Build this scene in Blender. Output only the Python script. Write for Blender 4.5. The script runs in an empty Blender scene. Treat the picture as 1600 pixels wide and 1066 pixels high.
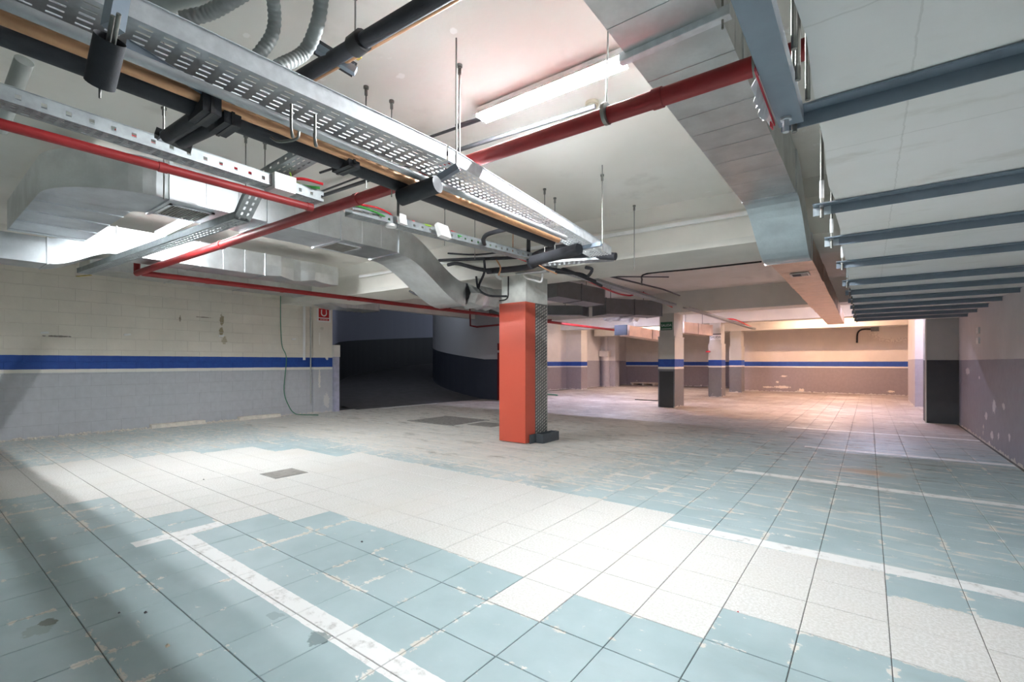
import bpy, bmesh, math, random
from mathutils import Vector, Matrix
random.seed(7)
C = bpy.context.scene.collection
sc = bpy.context.scene
# ------------------------------------------------------------------ camera, world, exposure
cam_d = bpy.data.cameras.new('camera'); cam = bpy.data.objects.new('camera', cam_d); C.objects.link(cam)
cam.location = (0, 0, 1.49265); cam.rotation_euler = (math.radians(90), 0, 0.6495295)
cam_d.sensor_width = 36; cam_d.lens = 16.491; cam_d.shift_y = 0.0209
cam_d.clip_start = 0.05
sc.camera = cam
w = bpy.data.worlds.new('world'); sc.world = w; w.use_nodes = True
w.node_tree.nodes['Background'].inputs[0].default_value = (0.75, 0.85, 1, 1)
w.node_tree.nodes['Background'].inputs[1].default_value = 0.3
sc.view_settings.view_transform = 'Standard'; sc.view_settings.look = 'None'
sc.view_settings.exposure = 2.82; sc.view_settings.gamma = 1
sc.view_settings.use_curve_mapping = False
COOL = (0.93, 0.97, 1.0); WARM = (1.0, 0.62, 0.43); VIOLET = (0.72, 0.72, 1.0)
E_MAIN = 315; E_SIDE = 26; E_LEFT_FILL = 235; E_BACK_FILL = 12; E_WARM = 120; E_VIOLET = 240
# ------------------------------------------------------------------ helpers
def lin(c):
    return c / 12.92 if c <= 0.04045 else ((c + 0.055) / 1.055) ** 2.4
def srgb(r, g, b):
    return (lin(r / 255), lin(g / 255), lin(b / 255), 1)

class NT:
    def __init__(s, name):
        s.m = bpy.data.materials.new(name); s.m.use_nodes = True
        s.t = s.m.node_tree; s.b = s.t.nodes['Principled BSDF']; s._p = None
    def n(s, typ, **k):
        x = s.t.nodes.new(typ)
        for a, b in k.items(): setattr(x, a, b)
        return x
    def put(s, sock, v):
        if hasattr(v, 'links'): s.t.links.new(v, sock)
        elif v is not None: sock.default_value = v
    def math(s, op, a, b=None, c=None):
        x = s.n('ShaderNodeMath', operation=op)
        s.put(x.inputs[0], a); s.put(x.inputs[1], b)
        if c is not None: s.put(x.inputs[2], c)
        return x.outputs[0]
    def pos(s):
        if s._p is None:
            gnode = s.n('ShaderNodeNewGeometry'); q = s.n('ShaderNodeSeparateXYZ')
            s.t.links.new(gnode.outputs['Position'], q.inputs[0])
            s._p = (gnode.outputs['Position'], q.outputs[0], q.outputs[1], q.outputs[2])
        return s._p
    def noise(s, scale, detail=4, rough=0.55, vec=None, dist=0):
        x = s.n('ShaderNodeTexNoise'); x.inputs['Scale'].default_value = scale
        x.inputs['Detail'].default_value = detail; x.inputs['Roughness'].default_value = rough
        x.inputs['Distortion'].default_value = dist
        s.t.links.new(vec if vec is not None else s.pos()[0], x.inputs['Vector'])
        return x.outputs['Fac']
    def scaled(s, v):
        x = s.n('ShaderNodeVectorMath', operation='MULTIPLY'); s.t.links.new(s.pos()[0], x.inputs[0])
        x.inputs[1].default_value = v
        return x.outputs[0]
    def ramp(s, f, a, b):   # smooth 0..1 between a and b
        x = s.n('ShaderNodeMapRange', interpolation_type='SMOOTHSTEP')
        s.put(x.inputs['Value'], f)
        if a < b:
            x.inputs['From Min'].default_value = a; x.inputs['From Max'].default_value = b
        else:
            x.inputs['From Min'].default_value = b; x.inputs['From Max'].default_value = a
            x.inputs['To Min'].default_value = 1; x.inputs['To Max'].default_value = 0
        return x.outputs[0]
    def mix(s, f, a, b):
        x = s.n('ShaderNodeMix', data_type='RGBA')
        s.put(x.inputs[0], f); s.put(x.inputs[6], a); s.put(x.inputs[7], b)
        return x.outputs[2]
    def bump(s, h, strength=0.3, dist=0.01):
        x = s.n('ShaderNodeBump'); x.inputs['Strength'].default_value = strength
        x.inputs['Distance'].default_value = dist; s.put(x.inputs['Height'], h)
        s.t.links.new(x.outputs[0], s.b.inputs['Normal'])
    def set(s, color=None, rough=None, metal=None, spec=None):
        if color is not None: s.put(s.b.inputs['Base Color'], color)
        if rough is not None: s.put(s.b.inputs['Roughness'], rough)
        if metal is not None: s.put(s.b.inputs['Metallic'], metal)
        if spec is not None: s.b.inputs['Specular IOR Level'].default_value = spec
        return s.m
    def spot(s, U, W, u, w_, ru, rw, rag=0.9):
        a = s.math('DIVIDE', s.math('SUBTRACT', U, u), ru); b = s.math('DIVIDE', s.math('SUBTRACT', W, w_), rw)
        d = s.math('SQRT', s.math('ADD', s.math('MULTIPLY', a, a), s.math('MULTIPLY', b, b)))
        return s.ramp(s.math('ADD', d, s.math('MULTIPLY', s.math('SUBTRACT', s.noise(16, 5, 0.6), 0.5), rag * 2.4)), 1.05, 0.85)
    def rect(s, x0, x1, y0, y1, jit=0.0):
        p, X, Y, Z = s.pos()
        if jit:
            nz = s.math('MULTIPLY', s.math('SUBTRACT', s.noise(14, 3), 0.5), jit)
            X = s.math('ADD', X, nz); Y = s.math('ADD', Y, nz)
        a = s.math('MULTIPLY', s.math('GREATER_THAN', X, x0), s.math('LESS_THAN', X, x1))
        b = s.math('MULTIPLY', s.math('GREATER_THAN', Y, y0), s.math('LESS_THAN', Y, y1))
        return s.math('MULTIPLY', a, b)

class MB:
    """collects boxes, bars, tubes and sheets, then links them as ONE mesh object"""
    def __init__(s): s.v = []; s.f = []; s.sm = []
    def add(s, vs, fs, smooth=False):
        o = len(s.v); s.v += [tuple(v) for v in vs]
        s.f += [tuple(i + o for i in f) for f in fs]; s.sm += [smooth] * len(fs)
    def box(s, x0, x1, y0, y1, z0, z1):
        vs = [(x, y, z) for z in (z0, z1) for y in (y0, y1) for x in (x0, x1)]
        s.add(vs, [(0, 2, 3, 1), (4, 5, 7, 6), (0, 1, 5, 4), (2, 6, 7, 3), (0, 4, 6, 2), (1, 3, 7, 5)])
        return s
    def bar(s, a, b, wd, ht, up=(0, 0, 1), off=(0, 0)):
        """box along a->b; wd across, ht along up; off = shift across / up"""
        a = Vector(a); b = Vector(b); d = (b - a).normalized(); up = Vector(up)
        r = d.cross(up).normalized(); u = r.cross(d).normalized()
        vs = []
        for p in (a, b):
            for su, sr in ((-1, -1), (-1, 1), (1, 1), (1, -1)):
                vs.append(p + r * (sr * wd / 2 + off[0]) + u * (su * ht / 2 + off[1]))
        s.add(vs, [(0, 1, 2, 3), (7, 6, 5, 4), (0, 4, 5, 1), (1, 5, 6, 2), (2, 6, 7, 3), (3, 7, 4, 0)])
        return s
    def tube(s, pts, r, n=10, cap=True, rad=None):
        pts = [Vector(p) for p in pts]; rings = []
        t0 = (pts[1] - pts[0]).normalized()
        ref = Vector((0, 0, 1)) if abs(t0.z) < 0.9 else Vector((1, 0, 0))
        nx = t0.cross(ref).normalized()
        o = []
        for i, p in enumerate(pts):
            if i == 0: t = t0
            elif i == len(pts) - 1: t = (p - pts[i - 1]).normalized()
            else: t = ((p - pts[i - 1]).normalized() + (pts[i + 1] - p).normalized()).normalized()
            nx = (nx - t * nx.dot(t)).normalized(); ny = t.cross(nx)
            rr = rad[i] if rad else r
            for k in range(n):
                a = 2 * math.pi * k / n
                o.append(p + nx * (rr * math.cos(a)) + ny * (rr * math.sin(a)))
        fs = []
        for i in range(len(pts) - 1):
            for k in range(n):
                k2 = (k + 1) % n
                fs.append((i * n + k, (i + 1) * n + k, (i + 1) * n + k2, i * n + k2))
        s.add(o, fs, True)
        if cap:
            m = (len(pts) - 1) * n
            s.add(o[:n], [tuple(range(n))]); s.add(o[m:], [tuple(reversed(range(n)))])
        return s
    def build(s, name, mat, parent=None, loc=(0, 0, 0)):
        me = bpy.data.meshes.new(name)
        me.from_pydata(s.v, [], s.f); me.materials.append(mat)
        me.polygons.foreach_set('use_smooth', s.sm)
        bm = bmesh.new(); bm.from_mesh(me); bmesh.ops.recalc_face_normals(bm, faces=bm.faces); bm.to_mesh(me); bm.free()
        o = bpy.data.objects.new(name, me); C.objects.link(o)
        if parent: o.parent = parent
        else: o.location = loc
        return o

def tag(o, label, cat, group=None, kind=None):
    o['label'] = label; o['category'] = cat
    if group: o['group'] = group
    if kind: o['kind'] = kind
    return o
def thing(name, label, cat, group=None, kind=None):
    o = bpy.data.objects.new(name, None); C.objects.link(o); o.empty_display_size = 0.1
    return tag(o, label, cat, group, kind)
def struct(o, label=None, cat=None):
    o['kind'] = 'structure'
    if label: o['label'] = label
    return o
def base(o, p):
    """move the Empty to its base point, keep the children where they are in the world"""
    o.location = p
    for ch in o.children: ch.location = (ch.location[0] - p[0], ch.location[1] - p[1], ch.location[2] - p[2])
    return o
def dup(root, loc, label, group=None):
    c = root.copy(); C.objects.link(c); c.location = loc; c['label'] = label
    if group: c['group'] = group
    for ch in root.children:
        d = ch.copy(); C.objects.link(d); d.parent = c
        for g2 in ch.children:
            e = g2.copy(); C.objects.link(e); e.parent = d
    return c
def V(*a): return Vector(a)
def lerp(a, b, t): return tuple(a[i] + (b[i] - a[i]) * t for i in range(3))
def extend(a, b, x):
    a = Vector(a); b = Vector(b); return tuple(b + (b - a).normalized() * x)
def arc(pts, k=6):
    """rounded polyline through pts (Catmull-Rom)"""
    P = [Vector(p) for p in pts]; P = [P[0] * 2 - P[1]] + P + [P[-1] * 2 - P[-2]]; out = []
    for i in range(1, len(P) - 2):
        for j in range(k):
            t = j / k
            a, b, c, d = P[i - 1], P[i], P[i + 1], P[i + 2]
            out.append(0.5 * ((2 * b) + (c - a) * t + (2 * a - 5 * b + 4 * c - d) * t * t + (3 * b - a - 3 * c + d) * t ** 3))
    out.append(P[-2]); return out

# ------------------------------------------------------------------ materials
def plain(name, col, rough=0.6, metal=0, vary=0.12, scale=6, bump=0.0):
    m = NT(name); c = srgb(*col)
    dark = tuple(x * (1 - vary) for x in c[:3]) + (1,); lite = tuple(min(1, x * (1 + vary)) for x in c[:3]) + (1,)
    col_ = m.mix(m.ramp(m.noise(scale, 5), 0.3, 0.7), dark, lite)
    if bump: m.bump(m.noise(scale * 12, 4), bump, 0.004)
    return m.set(col_, rough, metal)
def wall_paint(name, top, low, z1, blue=None, peel=0.0, rough=0.62, streak=0.08, topband=None, spots=(), along='Y'):
    """top colour, optional blue stripe with white line, lower dado; chips of bare plaster near the foot"""
    m = NT(name); p, X, Y, Z = m.pos()
    zz = m.math('ADD', Z, m.math('MULTIPLY', m.math('SUBTRACT', m.noise(5, 3), 0.5), 0.012))
    t = srgb(*top); l = srgb(*low)
    n1 = m.ramp(m.noise(1.3, 6), 0.3, 0.72); n2 = m.ramp(m.noise(9, 5, vec=m.scaled((1, 1, 0.8))), 0.2, 0.85)
    tc = m.mix(n1, tuple(x * (1 - streak * 1.4) for x in t[:3]) + (1,), t)
    tc = m.mix(m.math('MULTIPLY', n2, 0.25), tc, tuple(x * 0.84 for x in t[:3]) + (1,))
    lc = m.mix(n2, tuple(x * 0.92 for x in l[:3]) + (1,), tuple(min(1, x * 1.05) for x in l[:3]) + (1,))
    if blue:
        b0, b1, wl = blue
        col = m.mix(m.math('GREATER_THAN', zz, wl), lc, srgb(232, 230, 222))
        bl = m.mix(n2, srgb(24, 68, 150), srgb(30, 80, 166))
        col = m.mix(m.math('GREATER_THAN', zz, b0), col, bl)
        col = m.mix(m.math('GREATER_THAN', zz, b1), col, tc)
    else:
        col = m.mix(m.math('GREATER_THAN', zz, z1), lc, tc)
    if topband:
        col = m.mix(m.math('GREATER_THAN', zz, topband[0]), col, srgb(*topband[1]))
    for (u, w_, ru, rw, sc_) in spots:
        col = m.mix(m.math('MULTIPLY', m.spot(Y if along == 'Y' else X, Z, u, w_, ru, rw), 0.85), col, srgb(*sc_))
    if peel:
        low_z = m.ramp(Z, 1.1, 0.0)
        nn = m.noise(3.2, 7, 0.62, vec=m.scaled((1, 1, 0.7)), dist=0.4)
        msk = m.math('GREATER_THAN', m.math('ADD', nn, m.math('MULTIPLY', low_z, 0.10)), 0.79 - peel)
        col = m.mix(msk, col, srgb(226, 222, 214))
        foot = m.math('GREATER_THAN', m.math('ADD', m.noise(7, 6), m.math('MULTIPLY', m.ramp(Z, 0.11, 0.0), 0.42)), 0.86 - peel * 0.6)
        col = m.mix(foot, col, srgb(206, 202, 196))
    m.bump(m.noise(22, 6), 0.25, 0.006)
    return m.set(col, rough)

M = {}
BL = (1.355, 1.635, 1.285)
M['left'] = wall_paint('left_wall_paint', (232, 226, 213), (186, 189, 194), 1.28, BL, 0.02, spots=((5.0, 2.56, .05, .13, (150, 134, 96)), (4.99, 2.27, .05, .12, (150, 134, 96)), (5.06, 2.05, .06, .10, (176, 166, 138)), (2.0, 2.02, .22, .015, (90, 84, 74)), (4.6, 2.6, .18, .012, (120, 110, 92)), (4.1, 2.52, .02, .08, (130, 118, 96)), (7.62, 1.02, .04, .25, (226, 222, 214)), (7.85, 0.35, .10, .22, (214, 212, 208)), (7.86, 1.62, .05, .06, (232, 230, 224)), (7.62, 2.2, .02, .2, (236, 234, 226)), (7.7, 2.5, .06, .05, (200, 196, 182))))
M['mortar'] = wall_paint('left_wall_mortar', (216, 210, 198), (173, 176, 181), 1.28, BL, 0.0)
M['far'] = wall_paint('far_wall_paint', (232, 222, 208), (152, 140, 140), 1.25, (1.30, 1.53, 1.235), 0.03, spots=((0.9, 2.95, .75, .5, (250, 242, 228)), (-3.5084, 0.2314, 0.35, 0.07, (238, 226, 210)), (-2.669, 0.098, 0.14, 0.09, (238, 226, 210)), (-3.4228, 0.7892, 0.14, 0.04, (238, 226, 210)), (0.8208, 0.1651, 0.12, 0.05, (238, 226, 210)), (-4.1475, 0.2111, 0.25, 0.04, (238, 226, 210)), (-3.7095, 0.4881, 0.06, 0.05, (238, 226, 210))), along='X')  # first spot paints a pool of lamp light high on the wall
M['far_plain'] = wall_paint('far_side_paint', (226, 220, 214), (170, 164, 168), 1.6, None, 0.03)
M['right'] = wall_paint('right_wall_paint', (216, 212, 212), (150, 148, 160), 1.545, None, 0.05, spots=((14.224, 1.3027, 0.28, 0.07, (228, 224, 226)), (11.5291, 0.7321, 0.14, 0.11, (228, 224, 226)), (10.8044, 0.7861, 0.1, 0.05, (228, 224, 226)), (12.1938, 0.5054, 0.12, 0.07, (228, 224, 226)), (11.6875, 0.2133, 0.12, 0.08, (228, 224, 226)), (11.1776, 0.2548, 0.06, 0.07, (228, 224, 226)), (10.417, 0.3404, 0.06, 0.07, (228, 224, 226)), (11.9066, 0.0137, 0.08, 0.06, (228, 224, 226)), (12.8839, 1.1968, 0.08, 0.03, (228, 224, 226))))
M['pillar'] = wall_paint('pillar_paint', (186, 190, 188), (72, 76, 80), 1.55, None, 0.0)
M['column'] = wall_paint('column_paint', (206, 204, 194), (120, 120, 124), 1.27, (1.345, 1.60, 1.275), 0.03)
M['column_shaded'] = wall_paint('shaded_column_paint', (206, 204, 194), (58, 58, 58), 1.27, (1.345, 1.60, 1.275), 0.0)  # column paint with shade put into the dado colour
M['plaster'] = plain('white_plaster', (222, 220, 212), 0.75, 0, 0.05, 2, 0.3)
M['beam'] = plain('beam_paint', (224, 221, 212), 0.75, 0, 0.05, 1.5, 0.2)
M['ramp_wall'] = None

def ceiling_mat(name, base, patch, slab=False):
    m = NT(name)
    n = m.ramp(m.noise(0.9, 5), 0.35, 0.7)
    b = srgb(*base); q = srgb(*patch)
    col = m.mix(n, b, q)
    ch = m.math('GREATER_THAN', m.math('ADD', m.noise(5.5, 6, 0.6, dist=0.5), m.math('MULTIPLY', m.ramp(m.noise(0.8, 2), 0.5, 0.7), 0.1)), 0.735)
    col = m.mix(ch, col, srgb(244, 242, 236))
    if slab:
        p_, X_s, Y_s, Z_s = m.pos()
        bl = m.math('MULTIPLY', m.ramp(m.noise(2.4, 6, 0.6, vec=m.scaled((0.7, 1.6, 1))), 0.56, 0.72), 0.45)
        col = m.mix(bl, col, srgb(206, 199, 186))
        for r in ((0.125, 0.132, -3, 15), (-0.3, 1.8, 1.76, 1.768), (-0.3, 1.8, 2.86, 2.868), (-0.3, 1.8, 5.4, 5.41)):
            col = m.mix(m.math('MULTIPLY', m.rect(*r, 0.02), 0.2), col, srgb(160, 154, 142))
    else:
        p_, X_s, Y_s, Z_s = m.pos()
        for (u_, w_, r_) in ((-3.86, 1.55, .045), (-3.85, 1.68, .05), (-3.5, 1.5, .03), (-3.0, 2.47, .05), (-2.35, 1.75, .06), (-2.3, 2.35, .04), (-2.1, 1.2, .05)):
            col = m.mix(m.spot(X_s, Y_s, u_, w_, r_, r_ * 0.7), col, srgb(250, 248, 243))
        col = m.mix(m.math('MULTIPLY', m.ramp(m.noise(1.4, 4, 0.6), 0.58, 0.74), 0.25), col, srgb(176, 170, 158))
    m.bump(m.math('ADD', m.math('MULTIPLY', ch, 0.6), m.noise(2.5, 8, 0.6, dist=0.3)), 0.5, 0.012)
    return m.set(col, 0.8)
M['ceiling'] = ceiling_mat('ceiling_plaster', (232, 228, 219), (238, 235, 228))
M['slab'] = ceiling_mat('slab_plaster', (248, 245, 242), (240, 236, 230), True)

def metal(name, col, rough, vary=0.1, scale=(1.2, 1.2, 1.2), seam=None, bump=0.06, bscale=(1, 1, 1)):
    m = NT(name); c = srgb(*col)
    n = m.ramp(m.noise(3, 5, vec=m.scaled(scale)), 0.3, 0.7)
    sp = m.n('ShaderNodeTexVoronoi'); sp.inputs['Scale'].default_value = 45
    m.t.links.new(m.pos()[0], sp.inputs['Vector'])
    c2 = m.mix(n, tuple(x * (1 - vary * 2) for x in c[:3]) + (1,), c)
    c2 = m.mix(m.math('MULTIPLY', m.ramp(sp.outputs['Distance'], 0.2, 0.8), 0.18), c2, tuple(x * 0.8 for x in c[:3]) + (1,))
    m.bump(m.noise(1.6, 3, vec=m.scaled(bscale)), bump, 0.05)
    rn = m.math('ADD', rough, m.math('MULTIPLY', m.noise(8, 4), 0.12))
    return m.set(c2, rn, 1.0)
M['galv'] = metal('galvanised_sheet', (226, 231, 234), 0.27)
M['galv2'] = metal('dull_galvanised_sheet', (214, 217, 217), 0.33)
M['foil'] = metal('creased_duct_foil', (222, 198, 180), 0.30, 0.08, bump=0.55, bscale=(2, 14, 2))
M['tray'] = plain('zinc_tray', (216, 219, 222), 0.45, 0.2, 0.12, 14)
M['tray2'] = plain('dull_zinc_tray', (158, 164, 166), 0.45, 0.4, 0.12, 14)
M['rod'] = metal('threaded_rod', (150, 150, 145), 0.45)
M['steel'] = plain('grey_painted_steel', (132, 144, 156), 0.40, 0.2, 0.08, 4)
M['steel_light'] = plain('pale_overspray_on_steel', (190, 200, 206), 0.5, 0, 0.1, 10)
M['red_pipe'] = plain('red_pipe_paint', (142, 28, 30), 0.5, 0, 0.12, 3)
M['dark_red'] = plain('dark_red_paint', (120, 26, 34), 0.4, 0, 0.12, 3)
M['foam'] = plain('black_pipe_foam', (48, 49, 54), 0.7, 0, 0.2, 6, 0.3)
M['black'] = plain('black_plastic', (30, 30, 32), 0.5, 0, 0.2, 6)
M['conduit'] = plain('dark_conduit', (70, 70, 74), 0.5, 0, 0.15, 6)
M['copper'] = plain('copper_tube', (206, 156, 116), 0.35, 0.5, 0.15, 5)
M['grey_pipe'] = plain('grey_pvc', (176, 180, 176), 0.4, 0, 0.1, 4)
M['silver_pipe'] = plain('silver_lagging', (178, 180, 182), 0.4, 0.3, 0.15, 4)
M['hose'] = plain('grey_corrugated_hose', (138, 142, 140), 0.5, 0, 0.1, 6)
M['white_plastic'] = plain('white_plastic', (232, 232, 230), 0.4, 0, 0.03, 6)
M['white_paint'] = plain('white_enamel', (238, 238, 236), 0.5, 0, 0.04, 6)
M['cream'] = plain('cream_plastic', (214, 206, 184), 0.5, 0, 0.05, 6)
M['yellow'] = plain('yellow_edge_tape', (200, 176, 84), 0.5, 0, 0.15, 20)
M['green_wire'] = plain('green_wire', (60, 150, 62), 0.45, 0, 0.1, 10)
M['lime_wire'] = plain('green_yellow_wire', (150, 190, 60), 0.45, 0, 0.2, 20)
M['red_wire'] = plain('red_wire', (206, 34, 44), 0.4, 0, 0.1, 10)
M['green_hose'] = plain('green_hose', (62, 128, 98), 0.5, 0, 0.1, 10)
M['sign_red'] = plain('sign_red', (196, 32, 36), 0.4, 0, 0.02, 6)
M['sign_green'] = plain('sign_green', (16, 86, 52), 0.4, 0, 0.02, 6)
M['sign_blue'] = plain('sign_ink', (52, 64, 96), 0.4, 0, 0.02, 6)
M['debris'] = plain('bare_plaster_piece', (226, 220, 208), 0.8, 0, 0.1, 12, 0.4)
M['drain'] = plain('worn_drain_cover', (150, 146, 140), 0.6, 0.1, 0.15, 12, 0.2)
M['grate'] = plain('iron_grate', (158, 157, 152), 0.5, 0.4, 0.15, 12)
M['grout'] = plain('floor_joint', (98, 96, 92), 0.9, 0, 0.2, 8)
M['kick'] = plain('dark_grey_board', (84, 92, 98), 0.5, 0, 0.08, 8)
M['tape_white'] = plain('white_tape', (236, 232, 234), 0.5, 0, 0.04, 8)
M['tape_red'] = plain('red_tape', (206, 30, 52), 0.45, 0, 0.05, 8)
M['beige'] = plain('beige_board', (206, 198, 178), 0.7, 0, 0.06, 4)
M['pallet'] = plain('pale_wood', (232, 216, 190), 0.7, 0, 0.12, 12)
M['dark_in'] = plain('duct_inside', (26, 34, 46), 0.7, 0, 0.1, 6)

def emit(name, col, s):
    m = bpy.data.materials.new(name); m.use_nodes = True; t = m.node_tree
    b = t.nodes['Principled BSDF']; b.inputs['Base Color'].default_value = (1, 1, 1, 1)
    b.inputs['Emission Color'].default_value = (*col, 1); b.inputs['Emission Strength'].default_value = s
    return m

# red studded pad on the column
def red_pad():
    m = NT('red_studded_pad'); p, X, Y, Z = m.pos()
    sp = m.n('ShaderNodeTexVoronoi', feature='F1'); sp.inputs['Scale'].default_value = 46
    sp.inputs['Randomness'].default_value = 0.0
    m.t.links.new(p, sp.inputs['Vector'])
    dot = m.ramp(sp.outputs['Distance'], 0.42, 0.25)
    c = m.mix(dot, srgb(200, 84, 62), srgb(216, 104, 82))
    m.bump(dot, 0.5, 0.004)
    return m.set(c, 0.42)
M['pad'] = red_pad()
M['plate'] = plain('diamond_plate_base', (112, 116, 114), 0.4, 0.3)
M['stud'] = plain('diamond_plate_lug', (214, 214, 206), 0.35, 0.4)

# floor
GX, GY, TS = 0.0945, 3.447, 0.4
def joint_dist(m):
    p, X, Y, Z = m.pos()
    def d(v, o):
        f = m.math('FRACT', m.math('DIVIDE', m.math('SUBTRACT', v, o - 400), TS))
        return m.math('MULTIPLY', m.math('MINIMUM', f, m.math('SUBTRACT', 1, f)), TS)
    return m.math('MINIMUM', d(X, GX), d(Y, GY))
def terrazzo(m, tone=1.0):
    c1 = m.mix(m.ramp(m.noise(60, 3, 0.7), 0.40, 0.62), srgb(210, 208, 202), srgb(228, 227, 224))
    c1 = m.mix(m.math('MULTIPLY', m.ramp(m.noise(1.1, 5), 0.45, 0.75), 0.45), c1, srgb(212, 207, 197))
    return c1
def white_tile():
    m = NT('bare_terrazzo_tile')
    c = terrazzo(m)
    st = m.math('MULTIPLY', m.ramp(m.noise(2.3, 8, 0.7, dist=0.5), 0.66, 0.80), 0.5)
    c = m.mix(st, c, srgb(176, 168, 156))
    m.bump(m.noise(80, 3), 0.1, 0.001)
    return m.set(c, m.math('ADD', 0.5, m.math('MULTIPLY', m.noise(5, 4), 0.2)))
STAINS = [(-2.3679, 1.385, 0.07, 0.75, (98, 116, 116)), (-3.7474, 0.5331, 0.05, 0.8, (96, 100, 84)), (-3.6826, 0.4855, 0.08, 0.4, (120, 130, 120)), (-2.7848, 1.3582, 0.05, 0.5, (120, 136, 140))]
def painted_tile():
    m = NT('painted_tile'); p, X, Y, Z = m.pos()
    paint = m.mix(m.ramp(m.noise(1.7, 6), 0.3, 0.7), srgb(160, 180, 183), srgb(174, 193, 196))
    # where cars drove: heavy wear belt behind the bare tiles and in the rear half
    belt = m.math('MULTIPLY', m.ramp(X, -1.2, -4.0), m.ramp(Y, 4.1, 5.6))
    rear = m.math('MULTIPLY', m.ramp(Y, 9.5, 15.0), 0.9)
    left = m.math('MULTIPLY', m.ramp(X, -8.0, -9.8), 0.62)
    corner = m.math('MULTIPLY', m.ramp(X, -4.8, -6.4), m.math('MULTIPLY', m.ramp(Y, 2.4, 1.6), 0.30))
    wear = m.math('MAXIMUM', m.math('MAXIMUM', belt, rear), m.math('MAXIMUM', left, corner))
    jd = joint_dist(m)
    edge = m.ramp(jd, 0.055, 0.0)
    n1 = m.noise(2.2, 5, 0.6, dist=0.3); n2 = m.noise(11, 9, 0.78, vec=m.scaled((0.75, 1.5, 1)), dist=0.5)
    e = m.math('MULTIPLY', edge, m.ramp(n1, 0.46, 0.60))
    val = m.math('ADD', m.math('ADD', n2, m.math('MULTIPLY', e, 0.21)), m.math('MULTIPLY', wear, m.math('ADD', 0.14, m.math('MULTIPLY', n1, 0.12))))
    worn = m.ramp(val, 0.640, 0.658)
    bare = m.mix(m.ramp(m.noise(3.3, 6), 0.35, 0.7), srgb(212, 207, 197), srgb(230, 227, 221))
    c = m.mix(worn, paint, bare)
    film = m.math('MULTIPLY', wear, m.ramp(m.noise(1.3, 5), 0.2, 0.6))
    c = m.mix(m.math('MULTIPLY', film, 0.7), c, srgb(210, 208, 202))
    rearf = m.ramp(Y, 9.0, 14.0)
    c = m.mix(m.math('MULTIPLY', rearf, m.ramp(m.noise(0.8, 4), 0.15, 0.6)), c, srgb(168, 156, 148))
    streak = m.math('MULTIPLY', m.ramp(m.noise(3.0, 7, 0.7, vec=m.scaled((0.45, 3.2, 1)), dist=0.4), 0.56, 0.60), m.math('MULTIPLY', m.ramp(Y, 3.9, 5.2), 0.75))
    c = m.mix(streak, c, srgb(222, 216, 206))
    grime = m.math('MULTIPLY', m.ramp(m.noise(4.5, 8, 0.7, vec=m.scaled((0.5, 1.6, 1)), dist=0.6), 0.54, 0.64), m.math('MULTIPLY', m.ramp(Y, 4.6, 10.0), 0.7))
    c = m.mix(grime, c, srgb(92, 84, 76))
    dirt = m.math('MULTIPLY', m.ramp(m.noise(1.9, 8, 0.68, vec=m.scaled((0.6, 1.4, 1))), 0.54, 0.74), m.math('ADD', 0.12, m.math('MULTIPLY', wear, 0.62)))
    c = m.mix(dirt, c, srgb(120, 116, 104))
    # painted bay lines
    lines = None
    for r in ((-4.86, 1.735, 1.41, 1.56), (-4.86, -4.70, 1.18, 1.84), (-1.497, 1.735, 4.255, 4.42), (-1.46, 1.735, 6.95, 7.12),
              (-0.9, 1.735, 9.70, 9.87), (-1.5, 1.735, 12.40, 12.56), (-12.9, -12.4, 9.6, 12.0)):
        q = m.rect(*r, 0.012); lines = q if lines is None else m.math('MAXIMUM', lines, q)
    lw = m.math('MULTIPLY', lines, m.ramp(m.noise(6, 7, 0.7), 0.75, 0.62))
    c = m.mix(lw, c, m.mix(m.ramp(m.noise(9, 7, 0.7), 0.5, 0.68), srgb(238, 238, 236), srgb(196, 194, 190)))
    # the rust stain, oil marks
    dx = m.math('MULTIPLY', m.math('SUBTRACT', X, -0.02), 0.55); dy = m.math('SUBTRACT', Y, 8.0)
    d2 = m.math('SQRT', m.math('ADD', m.math('MULTIPLY', dx, dx), m.math('MULTIPLY', dy, dy)))
    rs = m.ramp(m.math('ADD', d2, m.math('MULTIPLY', m.noise(4, 5), 0.3)), 0.46, 0.18)
    c = m.mix(m.math('MULTIPLY', rs, 0.55), c, srgb(206, 152, 98))
    for (sx, sy, r_, k_, col_) in STAINS:
        c = m.mix(m.math('MULTIPLY', m.spot(X, Y, sx, sy, r_, r_ * 0.8), k_), c, srgb(*col_))
    m.bump(m.math('SUBTRACT', m.noise(40, 3), worn), 0.12, 0.0015)
    return m.set(c, m.math('ADD', 0.5, m.math('MULTIPLY', worn, 0.15)))
M['tile_w'] = white_tile(); M['tile_p'] = painted_tile()

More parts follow.
